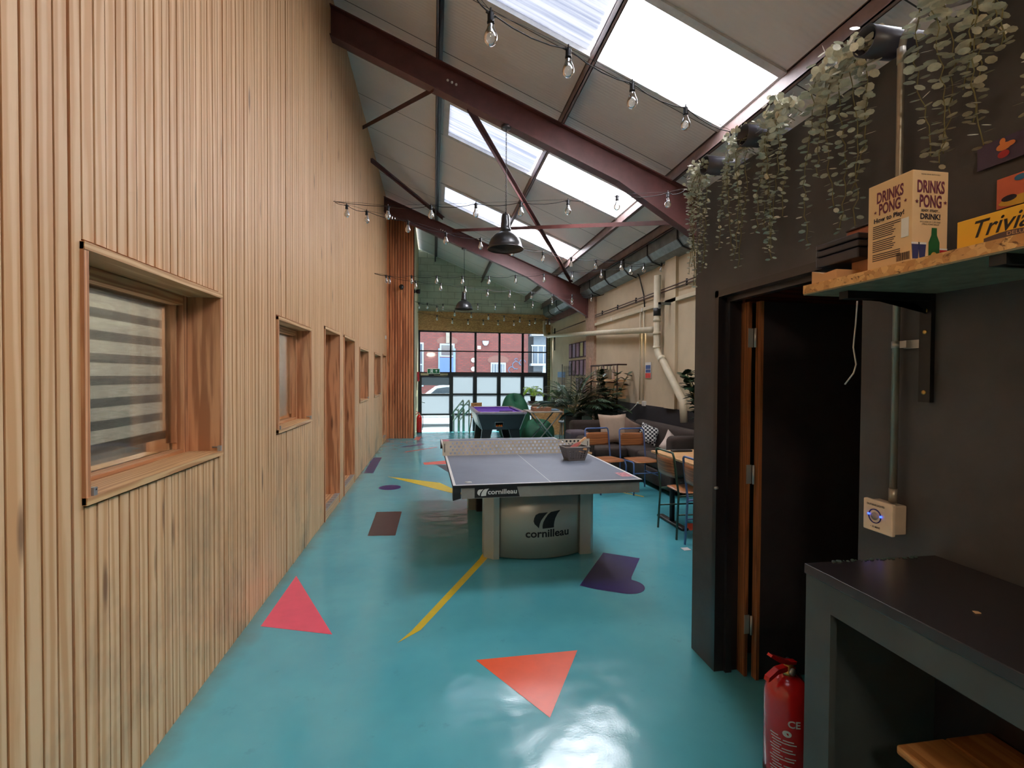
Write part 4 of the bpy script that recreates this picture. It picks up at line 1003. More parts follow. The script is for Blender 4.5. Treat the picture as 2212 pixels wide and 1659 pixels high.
# spot fittings and sensor
def spot(label, loc, rx, rz):
    r = thing('wall_spotlight', label, 'spotlight', loc); r.rotation_euler = (0, 0, rz)
    G().lathe([(.045, 0), (.045, .03), (.03, .035)], (0, 0, 0), 18, M=Matrix.Rotation(PI/2, 4, 'X')).build('mount', M_BLACKMETAL, r)
    G().lathe([(.03, 0), (.05, .02), (.06, .09), (.055, .11)], (0, 0, 0), 20, M=Matrix.Translation((0, -.04, 0)) @ Matrix.Rotation(PI/2+rx, 4, 'X')).build('housing', M_BLACKGLOSS, r)
spot('round black spotlight on the reddish timber end wall', (-.80, YF-.012, 3.77), -.1, 0)
spot('black spotlight on the corner next to the pale entrance wall', (-.5, 12.75, 3.72), 0, PI/2)
tag(mods(G().box(-.012, .02, -.05, .05, -.04, .04).build('wall_sensor', M_PLASTICW), .004), 'small white sensor box high on the timber wall', 'sensor').location = (XL+.012, 12.2, 2.5)

# ------------------------------------------------------------------ right wall services
p = thing('waste_pipe', 'cream painted waste pipe running along and down the cream wall', 'pipe')
G().tube([(3.62, 16.0, 3.42), (3.62, 16.0, 3.12), (3.64, 15.95, 2.95), (3.68, 15.7, 2.88), (3.70, 15.3, 2.875), (3.72, 8.0, 2.40)], .055, 14).build('horizontal_run', M_PIPE, p)
G().tube([(3.73, 7.85, 3.3), (3.73, 7.85, 2.08), (3.73, 7.78, 1.96), (3.73, 7.6, 1.83), (3.73, 6.95, 1.22), (3.73, 6.9, .9)], .058, 14).build('vertical_run', M_PIPE, p)
for z in (2.30, 2.52, 2.06): G().tube([(3.73, 7.85, z), (3.73, 7.85, z+.05)], .066, 14).build('collar', M_PIPE, p)
G().tube([(3.73, 7.85, 2.62), (3.73, 7.85, 2.75)], .063, 14).build('rubber_coupling', M_TEXTK, p)
G().tube([(3.73, 7.68, 1.90), (3.73, 7.63, 1.86)], .066, 14).build('collar', M_PIPE, p)
for yy in (15.9, 12.4, 11.2): G().tube([(3.70, yy, 2.875-.063*(15.9-yy)), (3.83, yy, 2.90-.063*(15.9-yy))], .012, 6).build('pipe_bracket', M_PIPE, p)
p = thing('rainwater_pipe', 'slim pale vertical pipe in the corner beside the glazing', 'pipe')
G().tube([(3.78, 15.6, 3.2), (3.78, 15.6, .5)], .03, 10).build('pipe_run', M_PIPE, p); G().tube([(3.78, 15.2, 3.1), (3.78, 15.2, 2.4)], .02, 8).build('cable_cover', M_BLACKMETAL, p)
p = thing('cable_trunking', 'square cream cable trunking along the upper cream wall', 'trunking')
G().box(3.80, 3.848, 2.7, 11.34, 2.80, 2.86).build('trunking_run', M_PIPE, p)
for yy in (7.9, 8.6, 10.2): G().box(3.795, 3.848, yy, yy+.05, 2.795, 2.865).build('joint_cover', M_PLASTICW, p)
G().box(3.60, 3.85, 7.5, 7.54, 2.76, 2.80).box(3.6, 3.63, 7.5, 7.54, 2.70, 2.80).build('support_bracket', M_GALV, p)
p = thing('copper_pipes', 'pair of thin dark pipes clipped along the cream wall above trunking', 'pipe')
for dz in (0, .045): G().tube([(3.80, 2.7, 3.03+dz), (3.80, 11.3, 3.00+dz)], .011, 6).build('pipe_run', paint('old_copper', (88, 66, 58), .5, .4), p)
G().tube([(3.80, 12.1, 3.0), (3.80, 15.5, 2.98)], .011, 6).build('pipe_run', paint('old_copper', (88, 66, 58), .5, .4), p)
for k in range(9): G().tube([(3.80, 3.2+k*.95, 2.99), (3.80, 3.2+k*.95, 3.09)], .016, 6).build('pipe_clip', M_BLACKMETAL, p)
p = thing('power_conduit', 'pair of cream vertical conduits dropping to white socket', 'conduit')
for yy in (8.74, 8.58): G().tube([(3.82, yy, 2.80), (3.82, yy, 1.15)], .014, 8).build('conduit_run', M_PIPE, p)
mods(G().box(3.80, 3.85, 8.50, 8.60, 1.05, 1.14).build('socket_box', M_PLASTICW, p), .006)
G().tube([(3.79, 8.72, 1.10), (3.77, 8.74, 1.09)], .02, 8).build('plug', M_PLASTICW, p)
G().tube([(3.77, 8.74, 1.08), (3.72, 8.9, .95), (3.70, 9.2, .90), (3.70, 9.6, .93), (3.70, 9.9, .98)], .007, 6).build('flex', M_PLASTICW, p)
tag(G().tube([(3.50, 9.6, 3.94), (3.60, 9.3, 3.88), (3.74, 8.95, 3.75), (3.80, 8.75, 3.45), (3.83, 8.62, 3.1), (3.83, 8.58, 2.86)], .012, 8).build('black_cable', M_CABLE), 'thick black cable looping from purlin down cream wall', 'cable')
tg = thing('notice_sign', 'blue, white and red notice on cream wall beside conduits', 'sign', (3.842, 8.42, 1.70))
G().box(-.004, .0, -.12, .12, -.14, .15).build('sign_board', M_PLASTICW, tg)
G().box(-.006, -.004, -.10, .10, .03, .10).box(-.006, -.004, -.10, .10, -.035, .02).build('blue_panel', paint('sign_blue', (60, 88, 140), .5), tg)
G().box(-.006, -.004, -.11, .11, -.135, -.045).build('red_panel', paint('sign_red', (190, 60, 54), .5), tg)
# menu boards
tints = [(150, 120, 136), (140, 128, 150), (146, 122, 140), (170, 168, 120), (142, 128, 150)]
ords = ['first', 'second', 'third', 'fourth', 'fifth']
def board(label, y, z0, z1, tint):
    r = thing('menu_board', label, 'menu board', (3.84, y, z0), 0, 'menu boards on the cream wall')
    H = z1-z0; a = G(); W = .145
    G().box(-.012, .0, -W, W, 0, H).build('backing', paint('board_plum', (58, 36, 48), .6), r)
    G().box(-.015, -.012, -W+.035, W-.035, .03, H-.03).build('menu_sheet', paint('sheet_%d_%d_%d' % tint, tint, .7, var=.25, scale=40), r)
for k in range(5):
    board('upper-row wall menu board, %s from the glazing' % ords[k], 13.55-k*.36, 2.09, 2.50, tints[k])
for k in range(5):
    board('middle-row wall menu board, %s from the glazing' % ords[k], 13.55-k*.36, 1.60, 2.03, tints[(k+1) % 5] if k != 2 else tints[0])
for k in (2, 3, 4):
    board('lower-row wall menu board, %s from the glazing' % ords[k], 13.55-k*.36, 1.15, 1.55, tints[4])
tag(G().box(-.004, 0, -.09, .09, -.13, .13).build('red_notice', paint('pale_red_notice', (190, 150, 130), .7, var=.3, scale=20)), 'small red and cream notice on the rough pier', 'sign').location = (3.786, 11.6, 1.92)
mp2 = thing('wall_map', 'blue and brown picture map on the cream wall near the corner', 'picture', (3.84, 14.6, 1.3))
G().box(-.005, 0, -.5, .4, -.3, .42).build('map_sheet', M_PLASTICW, mp2)
G().box(-.007, -.005, -.5, .4, .25, .42).build('map_sky', paint('map_blue', (120, 150, 190), .7), mp2); G().box(-.007, -.005, -.5, .4, .02, .25).build('map_land', paint('map_brown', (150, 126, 104), .7, var=.3), mp2)

# pipe shelf with bottles
ps = thing('pipe_shelf', 'industrial pipe shelf unit with bottles on the cream wall', 'shelf', (3.62, 10.2, .75))
PB = paint('rusty_pipe', (66, 44, 38), .5, .4)
for yy in (-.82, .0, .82):
    G().tube([(0, yy, 0), (0, yy, 1.08)], .016, 8).build('upright', PB, ps); G().tube([(0, yy, 1.08), (.2, yy, 1.08)], .016, 8).build('wall_arm', PB, ps)
for z in (1.08, .72, .38): G().tube([(0, -.84, z), (0, .84, z)], .016, 8).build('cross_pipe', PB, ps)
for z in (.735, .395): G().box(-.06, .2, -.8, .8, z, z+.04).build('shelf_board', M_SILL, ps)
BOT = see_through('bottle_glass', (.8, .82, .8), (226, 226, 214), .6, gloss=.15)
bl_ = []
for k in range(9):
    ww = k < 7
    yy = 10.87-k*.19 if ww else 10.7-(k-7)*.3
    o = G().lathe([(.036, 0), (.038, .01), (.038, .16), (.034, .19), (.015, .225), (.013, .27), (.015, .272), (.015, .285)], (0, 0, 0), 14).build('bottle', BOT if k % 3 else paint('pale_bottle', (176, 160, 150), .3))
    o.location = (3.68, yy, (.775 if ww else .435)+.75)
    tag(o, 'glass bottle on the %s pipe shelf, %s from the pier' % ('upper' if ww else 'lower', (ords+['sixth', 'seventh'])[k if ww else k-7]), 'bottle', 'bottles on the pipe shelf')

# ------------------------------------------------------------------ plants
def frond(g, base, d, L, droop, lw, n=16, mi=0, leafL=.28):
    d = d.normalized(); p = Vector(base); pts = [p.copy()]; step = L/n; v = d.copy()
    for i in range(n):
        v = (v+Vector((0, 0, -droop*(i/n)*.35))).normalized(); p = p+v*step; pts.append(p.copy())
    g.tube(pts, [.006*(1-.8*i/n) for i in range(n+1)], 5, mi=1)
    for i in range(4, n+1):
        t_ = i/n; dd = (pts[i]-pts[i-1]).normalized(); sd = dd.cross(Vector((0, 0, 1)))
        if sd.length < .01: sd = Vector((1, 0, 0))
        sd.normalize(); ll = leafL*math.sin(PI*(.15+.8*t_))
        for off in (0, .5):
            q = pts[i-1].lerp(pts[i], off)
            for s_ in (-1, 1):
                ld = (sd*s_*1.0+dd*.75+Vector((0, 0, -.25+random.uniform(-.12, .12)))).normalized()
                g.leaf(q, ld, Vector((0, 0, 1)), ll, lw, mi, .1)
def palm(label, loc, H, R, n, leafm, pot, seed, leafL=.28, lw=.022, droop=1.1):
    random.seed(seed); r = thing('potted_palm', label, 'plant', loc); g = G()
    for k_ in range(n):
        a = 2*PI*k_/n+random.uniform(-.3, .3); el = random.uniform(.5, 1.35)
        frond(g, (0, 0, pot), Vector((math.cos(a)*math.cos(el), math.sin(a)*math.cos(el), math.sin(el))), R*random.uniform(.8, 1.1), droop, lw, leafL=leafL)
    g.build('fronds', [leafm, M_STEM], r)
    G().lathe([(.11 if pot > .2 else .06, 0), (.16 if pot > .2 else .08, pot*.95), (.15 if pot > .2 else .07, pot*.95), (.14 if pot > .2 else .065, pot*.85)], (0, 0, 0), 22).build('plant_pot', paint('dark_pot', (44, 40, 40), .6), r)
    return r
palm('large dark palm behind the left end of the sofa', (2.62, 9.02, 0), 1.6, .95, 22, M_LEAF_DARK, .88, 3, .36, .022, .45)
palm('second dark arching palm behind the sofa, nearer the wall', (3.10, 9.12, 0), 1.3, .8, 18, M_LEAF_DARK, .74, 4, .32, .022, .7)
palm('low bushy dark fern palm directly behind sofa back', (2.86, 8.72, 0), 1, .5, 14, M_LEAF_DARK, .5, 5, .22, .02, 1.0)
palm('bright lime green potted palm lit from the glazing', (2.62, 12.9, .80), .9, .42, 11, M_LEAF_LIME, .14, 6, .17, .02)
palm('green fern on the corner table by the cream wall', (3.25, 13.5, .86), .9, .45, 10, paint('mid_leaf', (84, 130, 60), .5, var=.3), .12, 8, .17, .02)
def rubber(label, loc, H, spread, n, seed, pot=.3):
    random.seed(seed); r = thing('rubber_plant', label, 'plant', loc); g = G()
    for s_ in range(5):
        a = random.uniform(0, 6.28); p = Vector((0, 0, pot)); pts = [p.copy()]
        for i in range(10):
            p = p+Vector((math.cos(a)*spread*.05*(1+i*.15)+random.uniform(-.02, .02), math.sin(a)*spread*.05*(1+i*.15)+random.uniform(-.02, .02), (H-pot)/10*random.uniform(.85, 1.1))); pts.append(p.copy())
        g.tube(pts, .008, 5, mi=1)
        for i in range(3, 11):
            for k_ in range(n):
                b_ = random.uniform(0, 6.28)
                g.leaf(pts[i], Vector((math.cos(b_), math.sin(b_), random.uniform(-.3, .7))), Vector((0, 0, 1)), random.uniform(.10, .16), .085, 0, .12)
    g.build('foliage', [M_LEAF_DARK, M_STEM], r)
    G().lathe([(.12, 0), (.16, pot), (.15, pot), (.14, pot*.9)], (0, 0, 0), 22).build('plant_pot', paint('dark_pot', (44, 40, 40), .6), r)
rubber('broad-leaved rubber plant in front of the bottle shelf', (3.42, 9.15, .0), 1.66, .35, 5, 11, .6)
rubber('broad-leaved rubber plant beside the black partition edge', (3.46, 5.72, .0), 1.62, .38, 6, 12, .7)
# trailing plants over the partition
def trailing(label, y, wid, ztop, zbot, n, seed, leaf=.026, xo=0.0, tube=True):
    random.seed(seed); r = thing('trailing_plant', label, 'plant', (PX, y, ztop), 0, 'trailing plants on the partition top')
    g = G(); st_ = G()
    for k_ in range(n):
        yy = -wid/2+wid*(k_+.5)/n+random.uniform(-.02, .02); L = (ztop-zbot)*random.uniform(.45, 1.0)
        x = -.03-random.uniform(0, .05)+xo; pts = [Vector((.06, yy, .02)), Vector((.0, yy, .045)), Vector((x*.7, yy, .03))]; z = .0
        while z > -L:
            z -= .03; pts.append(Vector((x+random.uniform(-.006, .006), yy+random.uniform(-.008, .008)+.02*math.sin(z*9+k_), z)))
        st_.tube(pts, .0018, 4)
        for i in range(1, len(pts)):
            b_ = random.uniform(0, 6.28); u = i/len(pts); sz = leaf*(1.15-.55*u)
            for q in (0, PI, PI*.5) if i < 6 else (0, PI):
                d = Vector((math.cos(b_+q), math.sin(b_+q), random.uniform(-.35, .25)))
                if d.x > .3 and i > 3: d.x *= .2
                up = Vector((random.uniform(-.5, .5), random.uniform(-.5, .5), 1))
                c0 = pts[i]+d.normalized()*.006; rr = sz*random.uniform(.45, .62)
                dn = d.normalized(); sd = dn.cross(up).normalized(); cc = c0+dn*rr
                g.add([c0]+[cc+dn*rr*math.cos(w_)+sd*rr*math.sin(w_)*.95 for w_ in (2.4, 1.6, .8, 0, -.8, -1.6, -2.4)], [tuple(range(8))], 0, True)
    # bushy crown
    for k_ in range(int(wid*620)):
        p = Vector((max(-.09, min(.04, random.gauss(-.025, .03)))+xo, random.uniform(-wid/2, wid/2), random.uniform(-.03, .10)))
        d = Vector((random.uniform(-1, .4), random.uniform(-1, 1), random.uniform(-.3, 1))).normalized(); up = Vector((random.uniform(-1, 1), random.uniform(-1, 1), 1)); sd = d.cross(up).normalized()
        rr = leaf*random.uniform(.4, .62); cc = p+d*rr
        g.add([p]+[cc+d*rr*math.cos(w_)+sd*rr*math.sin(w_)*.95 for w_ in (2.4, 1.6, .8, 0, -.8, -1.6, -2.4)], [tuple(range(8))], 0, True)
    g.build('foliage', M_LEAF_PALE, r); st_.build('stems', M_STEM, r)
    if tube:
        a = G(); yt = -wid/2-.01
        prof = [(.045, -.11), (.048, -.11), (.048, .16), (.043, .16), (.041, -.10), (.002, -.10)]
        a.lathe(prof, (0, 0, 0), 22, M=Matrix.Translation((.09, yt, .03)) @ Matrix.Rotation(PI/2, 4, 'Y') @ Matrix.Rotation(PI, 4, 'X'), cap=False)
        a.build('plastic_pot', paint('black_plastic_pot', (52, 50, 58), .35), r)
    return r
trailing('trailing eucalyptus at the far end corner of the black partition', 2.56, .18, 2.70, 2.06, 9, 21, .022)
trailing('trailing eucalyptus, second from the far end of the black partition', 2.22, .16, 2.70, 2.10, 6, 22, .023)
trailing('trailing eucalyptus in the middle of the row above the doorway', 1.95, .17, 2.70, 2.10, 6, 23, .028, tube=False)
trailing('trailing eucalyptus with tallest pale crown left of the conduit', 1.60, .24, 2.70, 2.10, 6, 24, .030)
trailing('trailing eucalyptus cut by the upper right picture corner', 1.12, .30, 2.72, 2.20, 10, 25, .032, tube=False)

# ------------------------------------------------------------------ corner clutter: folding table, boxes, OSB bar, high table
ft = thing('folding_table', 'silver trestle table with crossed legs beside the green bean bag', 'table', (2.42, 10.6, 0))
G().box(-.40, .36, -.3, .45, .80, .82).build('tabletop', paint('pale_table_top', (168, 160, 150), .4), ft)
for yy in (-.25, .38):
    for s_ in (-1, 1): G().tube([(s_*-.34, yy, .02), (s_*.32, yy, .80)], .014, 8).build('crossed_leg', M_ALU, ft)
bx = [('game_box', (2.34, 10.62, .82), (.20, .16, .085), (150, 104, 78), 'flat brown game box on the trestle table, left one'),
      ('game_box', (2.62, 10.72, .82), (.13, .15, .03), (92, 120, 140), 'thin blue game box on the trestle table')]
for nm, loc, s_, col_, lab in bx:
    o = mods(G().box(-s_[0], s_[0], -s_[1], s_[1], 0, s_[2]).build(nm, paint('box_%d' % col_[0], col_, .5)), .004); o.location = loc; tag(o, lab, 'box')
hb = thing('osb_bar', 'chipboard-fronted bar counter below the menu boards', 'counter', (3.2, 13.0, 0))
G().box(-.60, .60, -.05, .0, 0, .80).build('front_panel', osb('osb_bar_front', .8), hb); G().box(-.68, .60, -.15, .75, .80, .84).build('worktop', paint('bar_top', (150, 132, 120), .4), hb)
for loc, s_, col_, lab, z in (((2.66, 12.95), (.12, .1, .07), (70, 60, 64), 'small dark box under the lime palm', .84), ((3.0, 13.1), (.14, .1, .05), (116, 150, 180), 'pale blue box on the chipboard bar', .84), ((3.35, 13.0), (.14, .12, .16), (62, 46, 40), 'dark brown box on the chipboard bar near the wall', .84)):
    o = mods(G().box(-s_[0], s_[0], -s_[1], s_[1], 0, s_[2]).build('storage_box', paint('sbox_%d' % col_[0], col_, .5)), .004); o.location = (loc[0], loc[1]+.15, z); tag(o, lab, 'box')
for o_ in bpy.data.objects:
    if o_.get('label', '').startswith('bright lime'): o_.location = (2.66, 13.1, .91)
    if o_.get('label', '').startswith('green fern on'): o_.location = (3.45, 13.45, .84)
tb = thing('high_table', 'pale topped table with green painted side left of the sofa', 'table', (3.08, 10.3, 0))
G().box(-.22, .25, -.35, .4, .92, .95).build('tabletop', M_EDGE, tb); G().box(-.20, -.17, -.32, .37, 0, .92).build('side_panel', paint('green_panel', (52, 92, 74), .5, var=.5, scale=6), tb)
G().box(.2, .23, -.32, .37, 0, .92).build('side_panel', paint('green_panel', (52, 92, 74), .5), tb)
sw = thing('metal_stool', 'low white metal stool under the trestle table', 'stool', (3.06, 11.2, 0))
G().lathe([(.16, .50), (.17, .52), (.16, .54), (.01, .54)], (0, 0, 0), 20).build('seat', paint('stool_white', (160, 168, 176), .4), sw)
for k in range(4):
    a = PI/4+k*PI/2; G().tube([(.12*math.cos(a), .12*math.sin(a), .50), (.17*math.cos(a), .17*math.sin(a), 0)], .011, 6).build('leg', M_ALU, sw)
lr = thing('wire_rack', 'wire book rack standing by the menu boards', 'rack', (3.35, 12.2, 0))
g = G()
for i in range(9): g.tube([(-.0, -.4+i*.1, 1.0), (0, -.4+i*.1, 1.85)], .004, 4)
for i in range(9): g.tube([(-.0, -.4, 1.0+i*.1), (0, .4, 1.0+i*.1)], .004, 4)
g.tube([(0, -.42, 0), (0, -.42, 1.9)], .01, 6).tube([(0, .42, 0), (0, .42, 1.9)], .01, 6).build('wire_grid', M_BLACKMETAL, lr)

# ------------------------------------------------------------------ right foreground: conduit, switch, shelf, counter
cd = thing('steel_conduit', 'galvanised conduit rising from the switch box over partition top', 'conduit', (1.475, 1.376, 0))
CG = paint('conduit_steel', (150, 142, 128), .4, .6)
G().tube([(0, 0, 1.20), (0, 0, 2.55), (0, 0, 2.64)] + [(.12-.12*math.cos(q), -.04*(1-math.cos(q)), 2.64+.13*math.sin(q)) for q in (.3, .6, .9, 1.2, 1.57)] + [(.3, -.12, 2.80)], .0105, 12).build('conduit_run', CG, cd)
G().tube([(0, 0, 1.19), (0, 0, 1.235)], .0125, 12).build('coupler', CG, cd); G().tube([(0, 0, 2.60), (0, 0, 2.65)], .0125, 12).build('coupler', CG, cd)
G().tube([(0, 0, 1.69), (0, 0, 1.712)], .0125, 12).box(.0, .024, -.035, -.012, 1.69, 1.712).box(.018, .025, -.06, -.01, 1.688, 1.714).build('saddle_clip', M_ALU, cd)
sb = thing('switch_box', 'white outside-light switch box with blue ring on partition', 'switch', (1.5, 1.402, 1.137))
mods(G().box(-.045, 0, -.052, .046, -.047, .047).build('back_box', paint('switch_box_white', (196, 176, 152), .45), sb), .004)
mods(G().box(-.058, -.043, -.055, .052, -.052, .052).build('face_plate', paint('switch_face', (226, 206, 182), .35), sb), .004)
Mx = Matrix.Translation((-.0585, .006, .0)) @ Matrix.Rotation(-PI/2, 4, 'Y')
G().lathe([(.024, 0), (.024, .002), (.021, .002), (.021, 0)], (0, 0, 0), 24, M=Mx, cap=False).build('ring', paint('ring_navy', (42, 40, 110), .4), sb)
G().lathe([(.012, 0), (.012, .003), (.002, .003)], (0, 0, 0), 20, M=Mx).build('push_button', paint('button_grey', (156, 142, 132), .4), sb)
a = G()
for s_ in (-1, 1): a.sphere((-.060, .006+s_*.0225, .003), .0035, 6)
a.build('indicator_light', emis('blue_led', (40, 70, 255), 6), sb)
pl2 = lambda x, y: (-.0592, -x, y)
a = G(); text(a, 'OUTSIDE LIGHTS', .0085, lambda x, y: pl2(x-.004, y+.036), bold=.0001); a.build('lettering', M_TEXTK, sb); a = G(); text(a, '• 30 MINS', .0085, lambda x, y: pl2(x-.004, y-.036), bold=.0001); a.build('lettering', M_TEXTK, sb)
tag(G().tube([(1.45, 1.50, 1.86), (1.45, 1.505, 1.78), (1.447, 1.51, 1.70), (1.445, 1.495, 1.64), (1.44, 1.50, 1.61), (1.43, 1.525, 1.57)], .0026, 6).build('white_flex', M_PLASTICW), 'short white cable dangling below the shelf end', 'cable')
# shelf
sh = thing('osb_shelf', 'chipboard shelf on black brackets with dark green underside', 'shelf', (1.32, .7, 1.85))
G().box(-.18, .18, -.9, .68, .004, .03).build('shelf_board', osb('osb_shelf_board'), sh)
G().box(-.179, .18, -.9, .679, 0, .004).build('painted_underside', paint('dark_green_paint', (124, 118, 96), .55, var=.35, scale=18), sh)
for yy, tp in ((.59, -.12), (.15, -.17)):
    br = G().box(tp, .18, yy-.016, yy+.016, -.022, 0).box(.165, .18, yy-.018, yy+.018, -.33, 0)
    br.prism([(tp, -.004), (tp+.02, -.022), (.165, -.022), (.165, -.06), (.13, -.03)], 'Y', yy-.004, yy+.004)
    b_ = br.build('bracket', M_BLACKMETAL, sh)
    a = G()
    for zz in (-.05, -.115, -.30):
        a.lathe([(.007, 0), (.007, .002), (.003, .002)], (0, 0, 0), 12, M=Matrix.Translation((.165, yy, zz)) @ Matrix.Rotation(-PI/2, 4, 'Y'))
    a.build('screw_head', paint('brass', (176, 146, 84), .3, .9), b_)
ZS = 1.88
KR = paint('kraft_card', (200, 158, 114), .7, var=.05)
# drinks pong carton
dp = thing('game_carton', 'tall beige drinking-game carton standing on the chipboard shelf', 'box', (1.225, 1.115, ZS), 0)
mods(G().box(-.052, .052, -.058, .068, 0, .232).build('carton_body', paint('carton_beige', (222, 188, 142), .6, var=.03), dp), .0015)
MGn = paint('print_maroon', (104, 40, 62), .6); MBk = paint('print_dark', (40, 32, 44), .6)
fx = lambda x, z: (x, -.0588, z); sx_ = lambda x, z: (-.0528, -x, z)
a = G(); text(a, 'DRINKS', .042, lambda x, y: fx(x, y+.190), sx=.55, bold=.0012); text(a, 'PONG', .042, lambda x, y: fx(x, y+.154), sx=.55, bold=.0012)
text(a, 'DRINKS', .040, lambda x, y: sx_(x-.004, y+.192), sx=.55, bold=.0012); text(a, 'PONG', .040, lambda x, y: sx_(x-.004, y+.160), sx=.55, bold=.0012)
def star(cx, cz, r_, fn):
    p = [fn(cx+(r_ if i % 2 == 0 else r_*.42)*math.sin(PI*i/5), cz+(r_ if i % 2 == 0 else r_*.42)*math.cos(PI*i/5)) for i in range(10)]
    a.add(p+[fn(cx, cz)], [(i, (i+1) % 10, 10) for i in range(10)])
star(-.040, .154, .006, fx); star(.043, .154, .006, fx); star(-.045, .157, .005, sx_); star(.040, .162, .005, sx_)
a.build('title_lettering', MGn, dp)
a = G(); text(a, 'READY, STEADY...', .0085, lambda x, y: fx(x, y+.132), sx=.8, bold=.0002); text(a, 'DRINK!', .019, lambda x, y: fx(x, y+.117), sx=.95, bold=.0007)
text(a, 'INCLUDES 20 CUPS AND', .0055, lambda x, y: fx(x, y+.104)); text(a, '3 PING PONG BALLS', .0055, lambda x, y: fx(x, y+.098)); text(a, 'PLEASE DRINK RESPONSIBLY', .0045, lambda x, y: fx(x, y+.222))
a.build('printed_text', MBk, dp); a = G()
text(a, 'How to Play!', .0165, lambda x, y: sx_(x-.006, y+.134), bold=.0006)
for i in range(17):
    z_ = .118-.0052*i-(.004 if i > 6 else 0)-(.004 if i > 12 else 0); L_ = .06 if (i < 2 or i > 12) else .038+.004*((i*5) % 3)
    a.add([sx_(-.052, z_), sx_(-.052+L_+.02, z_), sx_(-.052+L_+.02, z_+.0022), sx_(-.052, z_+.0022)], [(0, 1, 2, 3)])
a.build('printed_text', MBk, dp); a = G()
for i in range(12): x_ = .018+i*.003; a.add([sx_(x_, .012), sx_(x_+.0014+.0006*(i % 2), .012), sx_(x_+.0014+.0006*(i % 2), .032), sx_(x_, .032)], [(0, 1, 2, 3)])
a.build('barcode', MBk, dp)
a = G(); a.box(-.0532, -.0526, -.050, -.036+.006, .07, .118); a.build('white_panel', M_WHITE, dp)
# bottle and cups picture
a = G(); zb = .0
bot = [(-.016, .0), (.016, .0), (.016, .052), (.008, .070), (.0075, .088), (-.0075, .088), (-.008, .070), (-.016, .052)]
a.add([(x+.012, -.0590, z+.002) for x, z in bot], [tuple(range(len(bot)))]); a.build('bottle_picture', paint('print_green', (34, 92, 48), .4), dp)
a = G(); el = [fx(.012+.010*math.cos(q), .018+.012*math.sin(q)) for q in [2*PI*i/16 for i in range(16)]]; a.add([(x, y-.0006, z) for x, y, z in el], [tuple(range(16))]); a.build('bottle_label', paint('print_gold', (200, 160, 80), .5), dp)
a = G()
for cx in (-.042, -.022): a.add([fx(cx-.008, .012), fx(cx+.008, .012), fx(cx+.011, .048), fx(cx-.011, .048)], [(0, 1, 2, 3)])
a.build('cup_picture', paint('print_blue', (52, 58, 104), .5), dp)
G().add([fx(.032, .008), fx(.050, .008), fx(.051, .036), fx(.029, .036)], [(0, 1, 2, 3)]).build('cup_picture', paint('print_red', (180, 36, 44), .5), dp)
a = G()
for cx in (-.042, -.022): a.add([fx(cx-.012, .048), fx(cx+.012, .048), fx(cx+.012, .053), fx(cx-.012, .053)], [(0, 1, 2, 3)])
a.add([fx(.028, .036), fx(.0515, .036), fx(.0515, .040), fx(.028, .040)], [(0, 1, 2, 3)]); a.build('cup_rim_picture', M_WHITE, dp)
# yellow quiz box
yb_ = thing('quiz_box', 'yellow quiz game box with black script on the shelf', 'box', (1.30, .74, ZS), 0)
mods(G().box(-.112, .11, -.26, .222, 0, .072).build('box_body', paint('quiz_yellow', (228, 176, 44), .45, var=.04), yb_), .0015)
f3 = lambda x, z: (-.1128, -x, z)
a = G(); text(a, 'Trivial Pursuit', .052, lambda x, y: f3(x-.055, y+.042), sx=.95, shear=.35, bold=.0006); a.build('script_lettering', M_TEXTK, yb_)
a = G(); n = 18; up_ = []; dn_ = []
for i in range(n+1):
    u = -.165+.16*i/n*1.2; zz = .013+.005*math.sin(i/n*PI*2); up_.append(f3(u, zz+.0065)); dn_.append(f3(u, zz-.0065))
a.add(up_+dn_, [(i, i+1, n+2+i, n+1+i) for i in range(n)]); a.build('ribbon_banner', paint('ribbon_grey', (84, 66, 64), .5), yb_)
a = G(); text(a, 'DELUXE EDITION', .0105, lambda x, y: (-.1134, -(x-.07), y+.013+.005*math.sin(((x-.07+.165)/.192)*PI*2)), sx=1.25); a.build('banner_lettering', KR, yb_)
tag(mods(G().box(-.06, .06, -.03, .03, 0, .075).build('card_box', paint('maroon_card', (72, 34, 38), .5)), .0015), 'maroon box between the beige carton and yellow box', 'box').location = (1.36, 1.02, ZS)
# black cases, kraft boxes and copper tin
bc = thing('black_case', 'black hard case stacked on kraft boxes at shelf end', 'case', (1.29, 1.325, ZS+.062))
for z0, z1 in ((0, .03), (.033, .052), (.055, .072)): mods(G().box(-.085, .085, -.078, .082, z0, z1).build('case_shell', paint('case_black', (40, 38, 46), .35), bc), .004)
tin = thing('copper_tin', 'copper coloured lidded tin on top of the black case', 'tin', (1.31, 1.28, ZS+.134))
mods(G().box(-.06, .06, -.05, .06, 0, .026).build('tin_body', paint('copper_tin', (150, 92, 66), .4, .4, .2, 40), tin), .006); mods(G().box(-.062, .062, -.052, .062, .026, .032).build('tin_lid', paint('tin_lid_dark', (62, 50, 52), .3, .4), tin), .003)
kb = thing('kraft_box', 'open pale kraft box at the far end of the shelf', 'box', (1.225, 1.335, ZS))
G().prism([(-.05, 0), (.045, 0), (.045, .045), (.0, .03), (-.05, .034)], 'X', -.055, .05).build('box_body', KR, kb)
kb2 = thing('kraft_box', 'kraft box supporting the black case next to the carton', 'box', (1.315, 1.27, ZS))
G().box(-.065, .09, -.06, .045, 0, .061).build('box_body', paint('kraft_card_dark', (184, 134, 96), .7), kb2)
